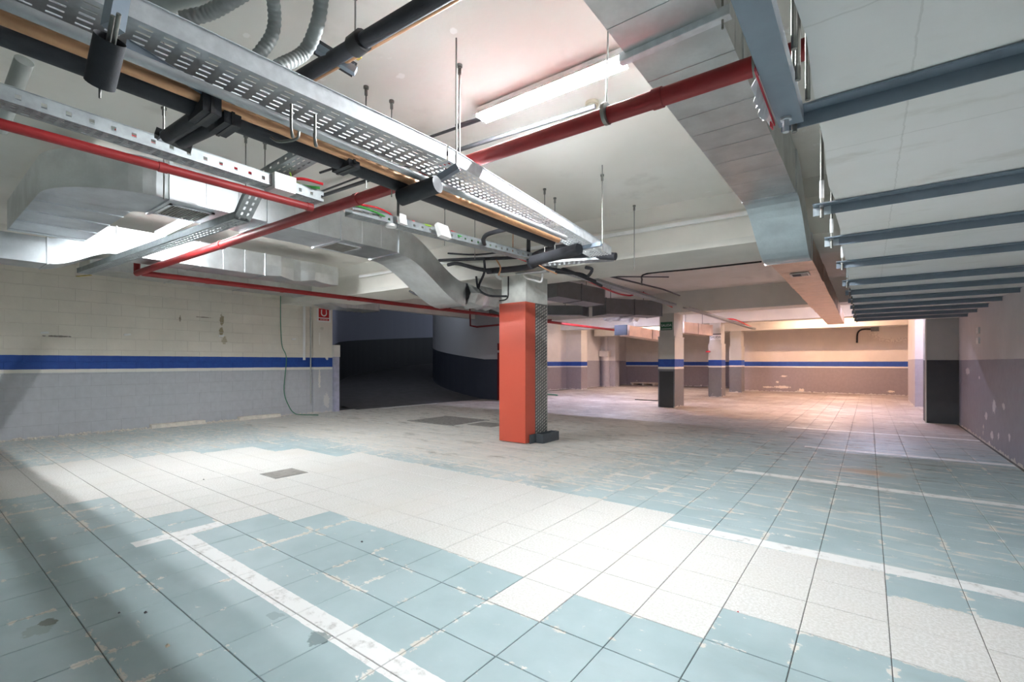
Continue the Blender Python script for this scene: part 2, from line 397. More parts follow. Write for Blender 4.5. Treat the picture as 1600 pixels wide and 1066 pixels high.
# ------------------------------------------------------------------ setting: floor
CEIL = 3.80; XR = 1.735; XL = -13.0; YB = -7.0; YF = 27.45
floor = struct(MB().box(-14.2, XR + 0.2, YB, 31.5, -0.25, -0.006).build('floor', M['grout']))
def is_white(a, b):
    rows = {2: (-17, -4), 1: (-20, 0), 0: (-22, 99), -1: (-22, 99), -2: (-23, -2), -3: (-23, -11), -4: (-24, -12),
            -5: (-24, -14), -6: (-24, -17), -7: (-24, -19)}
    if b == -3 and a == -5: return True
    if b in rows: return rows[b][0] <= a < rows[b][1]
    return False
cth, sth = math.cos(0.6495295), math.sin(0.6495295)
def depth_of(x, y): return -sth * x + cth * y
def pix(x, y, z=0):
    d = depth_of(x, y)
    return 800 + 732.94 * (cth * x + sth * y) / d, 566.455 + 732.94 * (1.49265 - z) / d
def tile_mesh(name, mat, h=0.0):
    g = 0.001; s = TS - 0.003; c = 0.0025
    vs = [(g, g, -0.006), (s, g, -0.006), (s, s, -0.006), (g, s, -0.006), (g, g, -c), (s, g, -c), (s, s, -c), (g, s, -c),
          (g + c, g + c, 0), (s - c, g + c, 0), (s - c, s - c, 0), (g + c, s - c, 0)]
    fs = [(0, 1, 5, 4), (1, 2, 6, 5), (2, 3, 7, 6), (3, 0, 4, 7), (4, 5, 9, 8), (5, 6, 10, 9), (6, 7, 11, 10), (7, 4, 8, 11), (8, 9, 10, 11)]
    me = bpy.data.meshes.new(name); me.from_pydata(vs, [], fs); me.materials.append(mat); me.update(); return me
tmw = tile_mesh('floor_tile', M['tile_w']); tmp_ = tile_mesh('floor_tile', M['tile_p'])
cells = []
DRAIN = (-16, -1)
for a in range(-33, 5):
    for b in range(-27, 66):
        x = GX + TS * a; y = GY + TS * b
        if x + TS > XR + 0.3 or x < -13.25 or y + TS > 31: continue
        if depth_of(x + .2, y + .2) > 0.8:
            px_, py_ = pix(x + .2, y + .2)
            area = 1 / depth_of(x + .2, y + .2) ** 3 if (-60 < px_ < 1660 and py_ < 1130) else 0
        else: area = 0
        cells.append((-area, a, b, x, y))
cells.sort()
fw = MB(); fp = MB()
for i, (ar, a, b, x, y) in enumerate(cells):
    wh = is_white(a, b); me = tmw if wh else tmp_
    dz = random.uniform(-0.0008, 0.0008)
    if i < 300:
        o = bpy.data.objects.new('floor_tile', me); C.objects.link(o); o.parent = floor; o.location = (x, y, dz)
    else:
        mb = fw if wh else fp
        mb.add([(v.co.x + x, v.co.y + y, v.co.z + dz) for v in me.vertices], [tuple(q.vertices) for q in me.polygons])
o = fw.build('bare_tile_field', M['tile_w'], floor); o['kind'] = 'stuff'
o = fp.build('painted_tile_field', M['tile_p'], floor); o['kind'] = 'stuff'

# ------------------------------------------------------------------ setting: ceiling, beams, walls
struct(MB().box(-30, XR + 0.2, YB, 9.0, CEIL, CEIL + 0.3).box(-13.2, XR + 0.2, 9.0, 31.5, CEIL, CEIL + 0.3).build('ceiling', M['ceiling']))
struct(MB().box(-13.2, XR + 0.3, YB - 0.2, YB, 0, CEIL).build('wall_back', M['plaster']))
struct(MB().box(XR, XR + 0.2, YB, YF + 0.2, -0.1, CEIL).build('wall_right', M['right']))
# near beam with two stepped fillets, slightly out of square like the photographed one
def beam(y0, y1, z0, x0, x1, sk=0.0, name='ceiling_beam'):
    mb = MB()
    vs = []
    for x in (x0, x1):
        for (yy, zz) in ((y0, z0), (y1, z0), (y1, CEIL + 0.02), (y0, CEIL + 0.02)): vs.append((x, yy + sk * x, zz))
    mb.add(vs, [(0, 1, 2, 3), (7, 6, 5, 4), (0, 4, 5, 1), (1, 5, 6, 2), (2, 6, 7, 3), (3, 7, 4, 0)])
    return mb
bm1 = beam(7.03, 8.35, 3.11, -13, XR, 0.04)
bm1.add([(x, y + 0.04 * x, z) for x in (-13, XR) for (y, z) in ((7.03, 3.58), (6.93, 3.81), (7.04, 3.81))], [(0, 1, 4, 3), (0, 2, 1), (3, 4, 5)])
b1 = struct(bm1.build('trim_1', M['beam']), 'deep white ceiling beam above the red clad column')
MB().bar((-9.5, 6.985 - 0.38, 3.50), (-0.65, 6.985 - 0.026, 3.50), 0.05, 0.05).build('white_conduit', M['white_paint'], b1)
MB().bar((-9.5, 7.02 - 0.38, 3.15), (-0.65, 7.02 - 0.026, 3.15), 0.012, 0.09).build('edge_strip', M['plaster'], b1)
struct(beam(15.48, 16.3, 3.12, -13, XR).build('trim_2', M['beam']), 'grey beam above the column with the green exit sign')
struct(beam(21.4, 22.1, 3.2, -13, XR).build('trim_3', M['beam']), 'beam above the second rear column')
struct(beam(25.2, 25.9, 3.05, -13, XR).build('trim_4', M['beam']), 'last warm lit beam before the far wall')
# longitudinal drop beside the round-cornered duct
struct(MB().box(-0.70, -0.655, YB, 6.95, 3.5, CEIL + 0.01).build('trim_5', M['beam']), 'shallow drop running beside the big right duct')

# left wall: block courses with recessed joints
wl = struct(MB().box(XL - 0.25, XL - 0.004, YB, 8.04, -0.1, CEIL).build('wall_left', M['mortar']))
bh, bl = 0.25, 0.50
def block_mesh(l, nm='wall_block'):
    g = 0.003; c = 0.004; t = 0.004; gv = 0.0012; cv = 0.002
    vs = [(-t, gv, g), (-t, l - gv, g), (-t, l - gv, bh - g), (-t, gv, bh - g), (0, gv + cv, g + c), (0, l - gv - cv, g + c), (0, l - gv - cv, bh - g - c), (0, gv + cv, bh - g - c)]
    fs = [(0, 1, 5, 4), (1, 2, 6, 5), (2, 3, 7, 6), (3, 0, 4, 7), (4, 5, 6, 7)]
    me = bpy.data.meshes.new(nm); me.from_pydata(vs, [], fs); me.materials.append(M['left']); me.update(); return me
bms = {0.5: block_mesh(0.5), 0.25: block_mesh(0.25)}
rest = MB()
for r in range(15):
    y = -7.0 + (0.25 if r % 2 else 0.0)
    while y < 7.39:
        l = 0.5 if y + 0.5 <= 7.42 else 0.25
        z = r * bh
        if 0.9 < y and z < 3.2:
            o = bpy.data.objects.new('wall_block', bms[l]); C.objects.link(o); o.parent = wl
            o.location = (XL + random.uniform(-0.0012, 0.0012), y, z)
        else:
            rest.add([(v.co.x + XL, v.co.y + y, v.co.z + z) for v in bms[l].vertices], [tuple(q.vertices) for q in bms[l].polygons])
        y += l
o = rest.build('block_field', M['left'], wl); o['kind'] = 'stuff'
MB().box(XL - 0.1, XL + 0.05, 7.42, 8.04, 0, CEIL).build('end_pier', M['left'], wl)
# narrow post of the ramp opening
struct(MB().box(-13.05, -12.86, 8.04, 8.22, 0, 2.02).build('trim_6', plain('post_paint', (170, 172, 190), 0.5)), 'narrow painted post at the mouth of the ramp')
MB().box(-13.06, -12.85, 8.03, 8.235, 1.66, 2.02).build('post_cap', M['plaster'], bpy.data.objects['trim_6'])

# helical ramp beyond the left wall
RC = (-11.8, 23.7); RI, RO = 9.2, 13.7
def rz(x, y):
    th = math.degrees(math.atan2(RC[0] - x, RC[1] - y)); return 0.0165 * max(0.0, th - 4)
def ramp_paint(name, top, low, hgt):
    m = NT(name); p, X, Y, Z = m.pos()
    th = m.math('ARCTAN2', m.math('SUBTRACT', RC[0], X), m.math('SUBTRACT', RC[1], Y))
    zf = m.math('MULTIPLY', m.math('MAXIMUM', m.math('SUBTRACT', m.math('MULTIPLY', th, 57.2958), 4), 0), 0.0165)
    k = m.math('GREATER_THAN', m.math('SUBTRACT', Z, zf), hgt)
    lo = m.mix(m.ramp(m.noise(3, 7, 0.7), 0.66, 0.74), srgb(*low), srgb(120, 120, 124))
    c = m.mix(k, lo, srgb(*top))
    m.bump(m.noise(20, 5), 0.2, 0.006)
    return m.set(c, 0.65)
M['ramp_out'] = ramp_paint('ramp_outer_paint', (150, 152, 168), (26, 27, 36), 1.9)
M['ramp_in'] = ramp_paint('ramp_inner_paint', (196, 196, 200), (62, 66, 80), 1.62)
M['ramp_floor'] = plain('ramp_floor', (92, 90, 92), 0.7, 0, 0.15, 3, 0.4)
outer = [(-13.24, 8.04), (-14.5, 8.75)]
for k in range(0, 33):
    a = math.radians(32.3 + k * 3.2); outer.append((RC[0] - RO * math.sin(a), RC[1] - RO * math.cos(a)))
inner = []
for k in range(0, 40):
    a = math.radians(k * 3.4); inner.append((RC[0] - RI * math.sin(a), RC[1] - RI * math.cos(a)))
mb = MB()
for i in range(len(outer) - 1):
    p, q = outer[i], outer[i + 1]
    mb.add([(*p, rz(*p) - 0.3), (*q, rz(*q) - 0.3), (*q, rz(*q) + 5), (*p, rz(*p) + 5)], [(0, 1, 2, 3)])
struct(mb.build('wall_ramp_outer', M['ramp_out']))
mb = MB()
inn = [(-11.08, 14.5)] + inner
for i in range(len(inn) - 1):
    p, q = inn[i], inn[i + 1]
    mb.add([(*p, rz(*p) - 0.3), (*q, rz(*q) - 0.3), (*q, rz(*q) + 5), (*p, rz(*p) + 5)], [(0, 1, 2, 3)])
struct(mb.build('wall_ramp_inner', M['ramp_in']))
mb = MB(); NN = 60
def ramp_edge(i):
    a = i / NN * math.radians(112)
    pi_ = (RC[0] - RI * math.sin(a), RC[1] - RI * math.cos(a))
    ux, uy = -math.sin(a), -math.cos(a)
    # reach out to the outer line
    R = RO
    if a < math.radians(32.3): R = min(RO + 1.2, (RO) / math.cos(math.radians(32.3) - a))
    return pi_, (RC[0] + ux * R, RC[1] + uy * R), 0.0165 * max(0, math.degrees(a) - 4)
rows = []
for i in range(NN + 1):
    p, q, z = ramp_edge(i)
    rows.append([(p[0] + (q[0] - p[0]) * t / 8, p[1] + (q[1] - p[1]) * t / 8, z - 0.004) for t in range(9)])
vs = [v for r in rows for v in r]
fs = [(i * 9 + j, i * 9 + j + 1, i * 9 + j + 10, i * 9 + j + 9) for i in range(NN) for j in range(8)]
mb.add(vs, fs); mb.add([(-13.25, 8.2, -0.005), (-11.8, 10, -0.005), (-11.8, 14.5, -0.005), (-13.25, 14.6, -0.005), (-16.5, 10.3, -0.01), (-15.5, 13, -0.01)], [(0, 1, 2, 3), (0, 3, 5, 4)])
struct(mb.build('ramp_floor', M['ramp_floor']), 'dark concrete ramp curving up to the left')
MB().box(-30, -13.0, 9.0, 40, 5.6, 5.8).build('ramp_ceiling', M['plaster'])['kind'] = 'structure'
struct(MB().box(-13.25, -13.0, 8.04, 14.6, 3.3, CEIL + .2).build('trim_7', M['beam']), 'lintel over the mouth of the ramp')

# block behind the red column and the far left side
struct(MB().add([(-11.08, 14.5, 0), (-13.6, 19.0, 0), (-13.6, 19.0, 4), (-11.08, 14.5, 4)], [(0, 1, 2, 3)]) or None) if False else None
mb = MB(); mb.add([(-11.08, 14.5, -.1), (-13.6, 19.0, -.1), (-13.6, 19.0, 4), (-11.08, 14.5, 4)], [(0, 1, 2, 3)])
mb.box(-13.7, -13.5, 19, 22.8, -.1, 4); struct(mb.build('wall_rear_left', M['far']))
d1 = struct(MB().box(-11.69, -11.12, 14.44, 14.5, 0, 2.25).build('door_1', M['dark_red']))
MB().box(-11.68, -11.4, 14.425, 14.445, 1.88, 1.97).build('door_label', M['white_plastic'], d1)
struct(MB().box(-13.7, -12.55, 22.8, 23.5, 0, 4).build('wall_pilaster', M['far']))
mb = MB().box(-13.7, -13.25, 23.5, 31, -.1, 4); struct(mb.build('wall_rear_side', M['far_plain']))
struct(MB().box(-13.3, -12.3, 26.6, 27.2, 0, 4).build('wall_pier', M['far_plain']))
struct(MB().box(-13.4, -4.9, 30.4, 30.6, -.1, 4).build('wall_rear', M['far']))
struct(MB().box(-5.3, XR + .2, YF, YF + .2, -.1, 4).box(-5.3, -5.01, YF + .1, 30.5, -.1, 4).build('wall_far', M['far']))
struct(MB().box(1.24, XR, 20.6, 24.0, 0, CEIL).build('wall_return', M['far_plain']))
struct(MB().box(1.14, XR, 15.45, 16.2, 0, CEIL).build('wall_pillar', M['pillar']))
MB().box(1.122, 1.15, 15.43, 15.47, 0, 2.55).build('corner_bead', M['plaster'], bpy.data.objects['wall_pillar'])

# ------------------------------------------------------------------ columns
def column(x0, x1, y0, y1, top, mat, low_mat=None, step=2.35):
    t = thing('concrete_column', '', 'column'); t['kind'] = 'structure'
    MB().box(x0 + .03, x1 - .03, y0 + .03, y1 - .03, step, top).build('upper_shaft', mat, t)
    MB().box(x0, x1, y0, y1, 0, step).build('casing', mat, t)
    MB().box(x0 - .012, x1 + .012, y0 - .012, y1 + .012, step - .04, step).build('casing_rim', mat, t)
    for xx in (x0, x1 - .03):
        MB().box(xx - .006, xx + .036, y0 - .006, y0 + .03, 0, step - .05).build('corner_strip', mat, t)
    return t
rc = thing('red_clad_column', 'square concrete column clad in red studded padding and diamond plate', 'column'); rc['kind'] = 'structure'
MB().box(-5.53, -4.97, 6.96, 7.68, 0, 3.13).build('shaft', plain('column_top_paint', (206, 208, 202), 0.7), rc)
MB().box(-5.56, -4.955, 6.925, 7.24, 0.02, 2.60).build('red_pad', M['pad'], rc)
pl = MB().box(-4.975, -4.945, 7.24, 7.63, 0.02, 2.60).build('diamond_plate', M['plate'], rc)
mb = MB()
for i in range(6):
    for j in range(42):
        y = 7.265 + i * 0.066; z = 0.055 + j * 0.061 + (0.03 if i % 2 else 0)
        if z > 2.57: continue
        mb.bar((-4.943, y - 0.016, z - 0.014), (-4.943, y + 0.016, z + 0.014), 0.008, 0.014, up=(0, 1, -1))
lug = mb.build('raised_lugs', M['stud'], pl); lug['kind'] = 'stuff'
MB().bar((-4.93, 7.03, .08), (-4.93, 7.72, .08), 0.022, 0.17).build('kick_board', M['kick'], rc)
MB().bar((-4.90, 7.20, .085), (-4.76, 7.20, .085), 0.022, 0.17).bar((-4.76, 7.19, .085), (-4.76, 7.75, .085), 0.022, 0.17).bar((-4.93, 7.74, .085), (-4.75, 7.74, .085), 0.022, 0.17).build('kick_box', M['kick'], rc)
MB().box(-5.60, -5.565, 7.0, 7.3, 0, 0.20).build('side_kick_board', M['kick'], rc)
mb = MB().tube(arc([(-5.35, 6.93, 3.10), (-5.35, 6.93, 2.82), (-5.36, 6.93, 2.72), (-5.42, 6.93, 2.67), (-5.56, 6.93, 2.66)]), 0.013, 8); mb.build('cable', M['black'], rc)
ca = column(-5.60, -5.06, 15.48, 16.45, 3.2, M['column']); ca['label'] = 'concrete column with a green exit sign, lit warm on its right side'
MB().box(-5.56, -5.09, 15.462, 15.482, 0.0, 1.2).build('shaded_face', M['column_shaded'], ca)  # thin sheet that paints shade onto the front face away from the lamps
cb = column(-5.53, -5.0, 21.4, 22.1, 3.25, M['column'], step=2.3); cb['label'] = 'second rear column with a small white sign and blue stripe'
cc = column(-5.52, -4.97, 25.2, 25.95, 3.2, M['column'], step=2.3); cc['label'] = 'rearmost column in front of the warm far wall'
for o in (rc, ca, cb, cc): o['category'] = 'column'

# ------------------------------------------------------------------ signs
def textobj(txt, size, mat, loc, rot, parent, name='lettering'):
    cu = bpy.data.curves.new(name, 'FONT'); cu.body = txt; cu.size = size; cu.extrude = 0.001; cu.align_x = 'CENTER'; cu.align_y = 'CENTER'
    cu.materials.append(mat)
    tmp = bpy.data.objects.new(name, cu)
    C.objects.link(tmp)
    me = bpy.data.meshes.new_from_object(tmp.evaluated_get(bpy.context.evaluated_depsgraph_get()))
    bpy.data.objects.remove(tmp)
    o = bpy.data.objects.new(name, me); C.objects.link(o); o.location = loc; o.rotation_euler = rot; o.parent = parent
    return o
RX = math.radians(90)
s = thing('exit_sign', 'green SALIDA exit sign high on the nearer rear column', 'sign')
MB().box(-5.53, -5.14, 15.498, 15.512, 2.565, 2.835).build('panel', M['sign_green'], s)
textobj('SALIDA', 0.105, M['white_plastic'], (-5.335, 15.494, 2.72), (RX, 0, 0), s)
MB().box(-5.50, -5.17, 15.494, 15.499, 2.60, 2.615).build('underline', M['white_plastic'], s)
s = thing('notice_sign', 'small white notice sign with dark lettering on the second rear column', 'sign')
MB().box(-5.47, -5.02, 21.42, 21.432, 2.46, 2.70).build('panel', M['white_plastic'], s)
MB().box(-5.47, -5.02, 21.415, 21.422, 2.69, 2.73).build('top_bar', M['black'], s)
textobj('SALIDA', 0.13, M['sign_blue'], (-5.245, 21.416, 2.58), (RX, 0, 0), s)
s = thing('fire_sign', 'red and white fire extinguisher sign on the end of the left wall', 'sign')
MB().box(-12.95, -12.943, 7.53, 7.98, 2.70, 3.09).build('panel', M['white_plastic'], s)
MB().box(-12.943, -12.938, 7.59, 7.92, 2.83, 3.09).build('red_field', M['sign_red'], s)
MB().box(-12.943, -12.938, 7.59, 7.92, 2.74, 2.80).build('red_bar', M['sign_red'], s)
mb = MB(); mb.tube(arc([(-12.937, 7.68, 3.06), (-12.937, 7.68, 2.93), (-12.937, 7.755, 2.88), (-12.937, 7.83, 2.93), (-12.937, 7.83, 3.06)]), 0.018, 6); mb.build('symbol', M['white_plastic'], s)
textobj('EXTINTOR', 0.05, M['white_plastic'], (-12.936, 7.755, 2.77), (RX, 0, RX), s)

# ------------------------------------------------------------------ perforated trays
def tray(name, a, b, width, side, pitch, nslot, slot_w, slot_l, label, mats='tray', flangeL=True, flangeR=True, group=None, sideslots=False, splits=1, cat='cable tray'):
    """a,b: bottom centre line ends; real slots cut through the floor of the tray"""
    t = thing(name, label, cat, group)
    A = Vector(a); B = Vector(b); d = (B - A); L = d.length; d.normalize(); r = d.cross(Vector((0, 0, 1))).normalized(); u = r.cross(d)
    mb = MB(); th = 0.0018
    def quad(s0, s1, w0, w1):
        vs = []
        for zz in (0, th):
            for (ss, ww) in ((s0, w0), (s1, w0), (s1, w1), (s0, w1)): vs.append(A + d * ss + r * ww + u * zz)
        mb.add(vs, [(0, 1, 2, 3), (7, 6, 5, 4), (0, 4, 5, 1), (1, 5, 6, 2), (2, 6, 7, 3), (3, 7, 4, 0)])
    n = max(1, int(L / pitch)); pitch = L / n
    bar_w = (width - nslot * slot_w) / (nslot + 1)
    for i in range(n):
        s0 = i * pitch; gap = pitch - slot_l
        quad(s0, s0 + gap, -width / 2, width / 2)
        for k in range(nslot + 1):
            w0 = -width / 2 + k * (bar_w + slot_w)
            quad(s0 + gap, s0 + pitch, w0, w0 + bar_w)
    mb.build('perforated_base', M[mats], t)
    for sgn, on in ((-1, flangeL), (1, flangeR)):
        if not on: continue
        f = MB(); q = A + r * (sgn * width / 2); q2 = B + r * (sgn * width / 2)
        if sideslots:
            m2 = max(1, int(L / 0.12)); p2 = L / m2
            f.bar(q + u * side * .14, q2 + u * side * .14, 0.002, side * .28); f.bar(q + u * side * .81, q2 + u * side * .81, 0.002, side * .38)
            for i in range(m2):
                c0 = q + d * (i * p2) + u * side * .45
                f.bar(c0, c0 + d * (p2 - 0.03), 0.002, side * .36)
        else:
            f.bar(q + u * side / 2, q2 + u * side / 2, 0.002, side)
        f.bar(q + u * side, q2 + u * side, 0.014, 0.004, off=(-sgn * -0.006 * 0, 0))
        f.build('side_flange', M[mats], t)
    return t, A, B, d, r, u
# main wide tray, its far half a second length butted on
T0 = (-2.611,0.473,2.900); T0 = extend((-2.683,4.360,2.900), T0, 1.1)
TM = (-2.477,2.318,2.900); TE = (-2.819,5.641,2.900)
tray('cable_tray', T0, TM, 0.30, 0.095, 0.085, 6, 0.013, 0.050, 'wide bright perforated cable tray running from the upper left corner', group=None)
tray('cable_tray', TM, TE, 0.30, 0.095, 0.060, 7, 0.018, 0.030, 'far length of the wide perforated tray, ending over the clutter by the red clad column')
# lower cable-laden tray beside the thin red pipe
U0 = extend((-4.563,1.525,3.160), (-4.476,0.414,3.160), 0.9); U1 = (-4.589,2.691,3.160); U2 = (-4.676,3.107,3.160); U3 = (-4.371,6.365,3.160)
tray('cable_tray', U0, U1, 0.17, 0.10, 0.06, 4, 0.012, 0.04, 'narrow cable tray beside the thin red pipe at upper left', mats='tray2', sideslots=True)
tray('cable_tray', U2, U3, 0.17, 0.09, 0.06, 4, 0.012, 0.035, 'narrow cable tray full of coloured wires beyond the big red pipe', mats='tray2', sideslots=True)
# branch trays running across
tray('cable_tray', (-3.853,2.346,3.420), (-4.815,2.253,3.300), 0.20, 0.06, 0.07, 3, 0.014, 0.045, 'short cross tray dropping from the wide tray to the junction box', mats='tray2', sideslots=True)
tray('cable_tray', (-5.092,2.272,3.250), (-5.516,2.325,3.060), 0.16, 0.05, 0.08, 2, 0.02, 0.05, 'short steep tray piece below the narrow tray', mats='tray2')
tt = tray('cable_tray', (-5.481,2.310,3.050), (-10.494,1.917,2.980), 0.16, 0.075, 0.08, 3, 0.014, 0.05, 'long cross tray under the ducts ending above the left wall', mats='tray2')[0]
MB().bar((-10.857,1.901,2.975), (-10.508,2.018,2.975), 0.03, 0.012).build('yellow_edge', M['yellow'], tt)
tray('cable_tray', (-4.309,6.183,3.100), (-4.409,13.376,3.100), 0.18, 0.05, 0.09, 3, 0.02, 0.05, 'rear cable tray heading to the exit sign column', mats='tray2')
tray('cable_tray', (-4.207,13.885,3.060), (-4.333,24.743,3.060), 0.18, 0.05, 0.12, 3, 0.02, 0.06, 'farthest cable tray with red wires by the second rear column', mats='tray2')

# ------------------------------------------------------------------ pipes
def pipe(name, pts, r, mat, label, cat='pipe', n=14, group=None, rings=(), ringmat=None):
    t = thing(name, label, cat, group)
    MB().tube(pts, r, n).build('tube', M[mat], t)
    for f in rings:
        p = lerp(pts[0], pts[-1], f); q = lerp(pts[0], pts[-1], f + 0.0001); dd = (Vector(q) - Vector(p)).normalized()
        MB().tube([Vector(p) - dd * 0.03, Vector(p) + dd * 0.03], r * 1.13, n).build('coupling', M[ringmat or mat], t)
    return t
R0 = (-10.358,2.610,3.080); R1 = (-0.445,2.787,3.080); R1 = extend(R0, R1, 0.42)
rp = pipe('sprinkler_pipe', [R0, R1], 0.053, 'red_pipe', 'thick red sprinkler pipe crossing the whole ceiling', rings=(0.33, 0.62, 0.905))
MB().tube([R0, (R0[0], R0[1], 3.4)], 0.05, 12).build('riser', M['red_pipe'], rp)
pipe('sprinkler_pipe', [extend((-4.479,1.497,3.060), (-4.522,0.418,3.060), 1.0), (-4.490,2.564,3.060)], 0.036, 'red_pipe', 'thin red pipe from the left edge joining the thick red pipe', rings=(0.25, 0.6, 0.99))
Q0 = (-10.156,2.631,3.060); Q1 = (-9.934,12.365,3.060)
Q2 = (-9.867,15.239,3.060); Q3 = (-9.775,22.974,3.060)
pipe('sprinkler_pipe', [Q0, Q1, Q2, Q3], 0.05, 'red_pipe', 'red pipe running along the left wall past the ramp to the rear', rings=(0.05, 0.12, 0.2))
sp = (-9.678,10.642,3.300)
pipe('sprinkler_pipe', [(-12.460,12.500,3.532), (-11.763,12.900,3.662), (-11.731,12.900,2.854), (-11.681,13.200,2.822), (-9.005,14.200,3.012)], 0.035, 'dark_red', 'small dark red pipe bent down beside the curved wall')
# lagged pipe bundle under the wide tray
def bundle(k0, k1, z, r, mat, name, label):
    return pipe(name, [k0, k1], r, mat, label)
B0 = (-2.452,0.227,2.760); B1 = (-2.379,2.412,2.760)
def shift(p, q, s, dz=0):
    d = (Vector(q) - Vector(p)).normalized(); rr = d.cross(Vector((0, 0, 1))).normalized()
    return tuple(Vector(p) + rr * s + Vector((0, 0, dz))), tuple(Vector(q) + rr * s + Vector((0, 0, dz)))
P0 = extend((-2.526,4.206,2.780), (-2.509,0.232,2.780), 0.6); P1 = (-2.537,4.198,2.780)
for (s_, dz, r_, mt, nm, lb) in ((0.045, 0.0, 0.024, 'silver_pipe', 'lagged_pipe', 'silver grey lagged pipe, uppermost of the bundle under the wide tray'),
                                 (-0.045, -0.01, 0.028, 'copper', 'copper_pipe', 'bare copper pipe in the bundle under the wide tray'),
                                 (-0.135, -0.01, 0.062, 'foam', 'foam_pipe', 'thick black foam covered pipe beside the copper pipe'),
                                 (-0.225, 0.02, 0.046, 'foam', 'foam_pipe', 'thinner black foam covered pipe, lowest of the bundle')):
    a_, b_ = shift(P0, P1, s_, dz); pipe(nm, [a_, b_], r_, mt, lb)
t = thing('angle_strut', 'dark bent steel angle slanting between the wide tray and the pipe bundle', 'bracket')
MB().bar((-2.470,0.592,2.840), (-2.524,0.891,2.800), 0.035, 0.004).bar((-2.459,0.583,2.820), (-2.508,0.880,2.780), 0.004, 0.04).build('angle', M['steel'], t)
# tape wraps and short hanging foam cylinder
for i, (x_, y_) in enumerate(((322, 158), (356, 172), (452, 215), (552, 246))):
    pass
def wrap(c, ax, r, l, name, mat, label, cat):
    c = Vector(c); ax = Vector(ax).normalized()
    return tag(MB().tube([c - ax * l / 2, c + ax * l / 2], r, 14).build(name, M[mat]), label, cat)
DB = (Vector(P1) - Vector(P0)).normalized()
for (px_, lb) in (((-2.533,0.922,2.740), 'black tape wrap around the pipe bundle near the foam strut'), ((-2.575,1.030,2.740), 'second black tape wrap on the pipe bundle'),
                  ((-2.576,1.730,2.760), 'grey tape wrap on the pipe bundle near the tray crossing')):
    t = thing('tape_wrap', lb, 'tape')
    c = Vector(px_)
    r_ = DB.cross(Vector((0, 0, 1))).normalized()
    mb = MB().bar(c - DB * 0.04 - r_ * 0.06, c + DB * 0.04 - r_ * 0.06, 0.18, 0.105); mb.build('band', M['foam'], t)
    MB().bar(c - DB * 0.008 - r_ * 0.06, c + DB * 0.008 - r_ * 0.06, 0.19, 0.112).build('strap', M['black'], t)

# foam cylinder hanging from a short channel near the upper left corner
t = thing('foam_sleeved_hanger', 'black foam cylinder with metal rods hanging below the wide tray at upper left', 'hanger')
h0 = (-2.100,0.454,2.620); h1 = (-2.217,0.450,2.500)
d_ = Vector(h1) - Vector(h0)
MB().tube([h0, h1], 0.045, 20, cap=False).build('foam_sleeve', M['foam'], t)
MB().tube([Vector(h0) + d_ * .98, h1], 0.044, 20).build('sleeve_end', M['foam'], t)
a_ = Vector((-2.013,0.445,2.660))
MB().tube([a_ + V(-.012, 0, 0), Vector(h0) + d_ * 0.2 + V(-.015, 0, 0)], 0.007, 8).tube([a_ + V(.015, .01, 0), Vector(h0) + d_ * 0.2 + V(.012, .01, 0)], 0.007, 8).build('steel_rods', M['rod'], t)
MB().tube([h1, Vector(h1) + V(0, 0, -0.05)], 0.004, 8).build('rod_tip', M['rod'], t)
MB().bar((-2.147,0.489,2.820), (-2.141,0.470,2.680), 0.05, 0.05).build('channel', M['steel'], t)

# channel strut with foam sleeve under the wide tray
def strut(name, a, b, r, label, rods=()):
    t = thing(name, label, 'hanger')
    MB().bar(a, b, 0.045, 0.045).build('channel', M['steel'], t)
    for q in rods: MB().tube([q, (q[0], q[1], CEIL)], 0.006, 6).build('rod', M['rod'], t)
    return t
t = strut('channel_strut', (-2.284,2.385,2.860), (-2.449,2.299,2.760), 0.04, 'steel channel strut with a black foam sleeve under the wide tray', [(-2.333,2.417,2.860)])
MB().tube([(-2.323,2.227,2.700), (-2.638,2.169,2.660)], 0.058, 18).build('foam_sleeve', M['foam'], t)
MB().tube([(-2.707,2.203,2.670), ((-2.707,2.203,2.670)[0], (-2.707,2.203,2.670)[1], 2.55)], 0.01, 6).build('rod_end', M['rod'], t)
t = strut('channel_strut', (-3.658,1.049,2.950), (-2.684,1.012,2.820), 0.04, 'black foam covered double strut carrying the pipe bundle at left', [(-3.583,1.041,2.970)])
MB().tube([(-3.555,1.053,2.930), (-2.869,1.013,2.840)], 0.042, 14).tube([(-3.487,1.112,2.900), (-2.813,1.077,2.800)], 0.038, 14).build('foam_sleeve', M['foam'], t)
MB().bar((-3.645,1.014,2.970), (-3.591,1.200,2.920), 0.07, 0.05).build('end_block', M['black'], t)
t = strut('channel_strut', (-2.733,1.590,3.450), (-2.606,1.782,3.350), 0.04, 'dark channel bracket clamped on the black cross pipe at top', [])
MB().bar((-2.754,1.589,3.470), (-2.671,1.817,3.400), 0.075, 0.06).build('bracket_body', M['foam'], t)
MB().box(*[c for c in (0, 0.04, 0, 0.04, 0, 0.03)]).build('brass_nut', M['yellow'], t, ).location = (-2.595,1.752,3.420)
t = strut('channel_strut', (-2.482,5.000,2.880), (-3.458,5.138,2.880), 0.04, 'pale channel strut at the end of the wide tray', [(-2.476,5.004,2.880)])
MB().tube([(-2.731,4.914,2.840), (-3.500,5.052,2.820)], 0.07, 14).build('foam_sleeve', M['foam'], t)

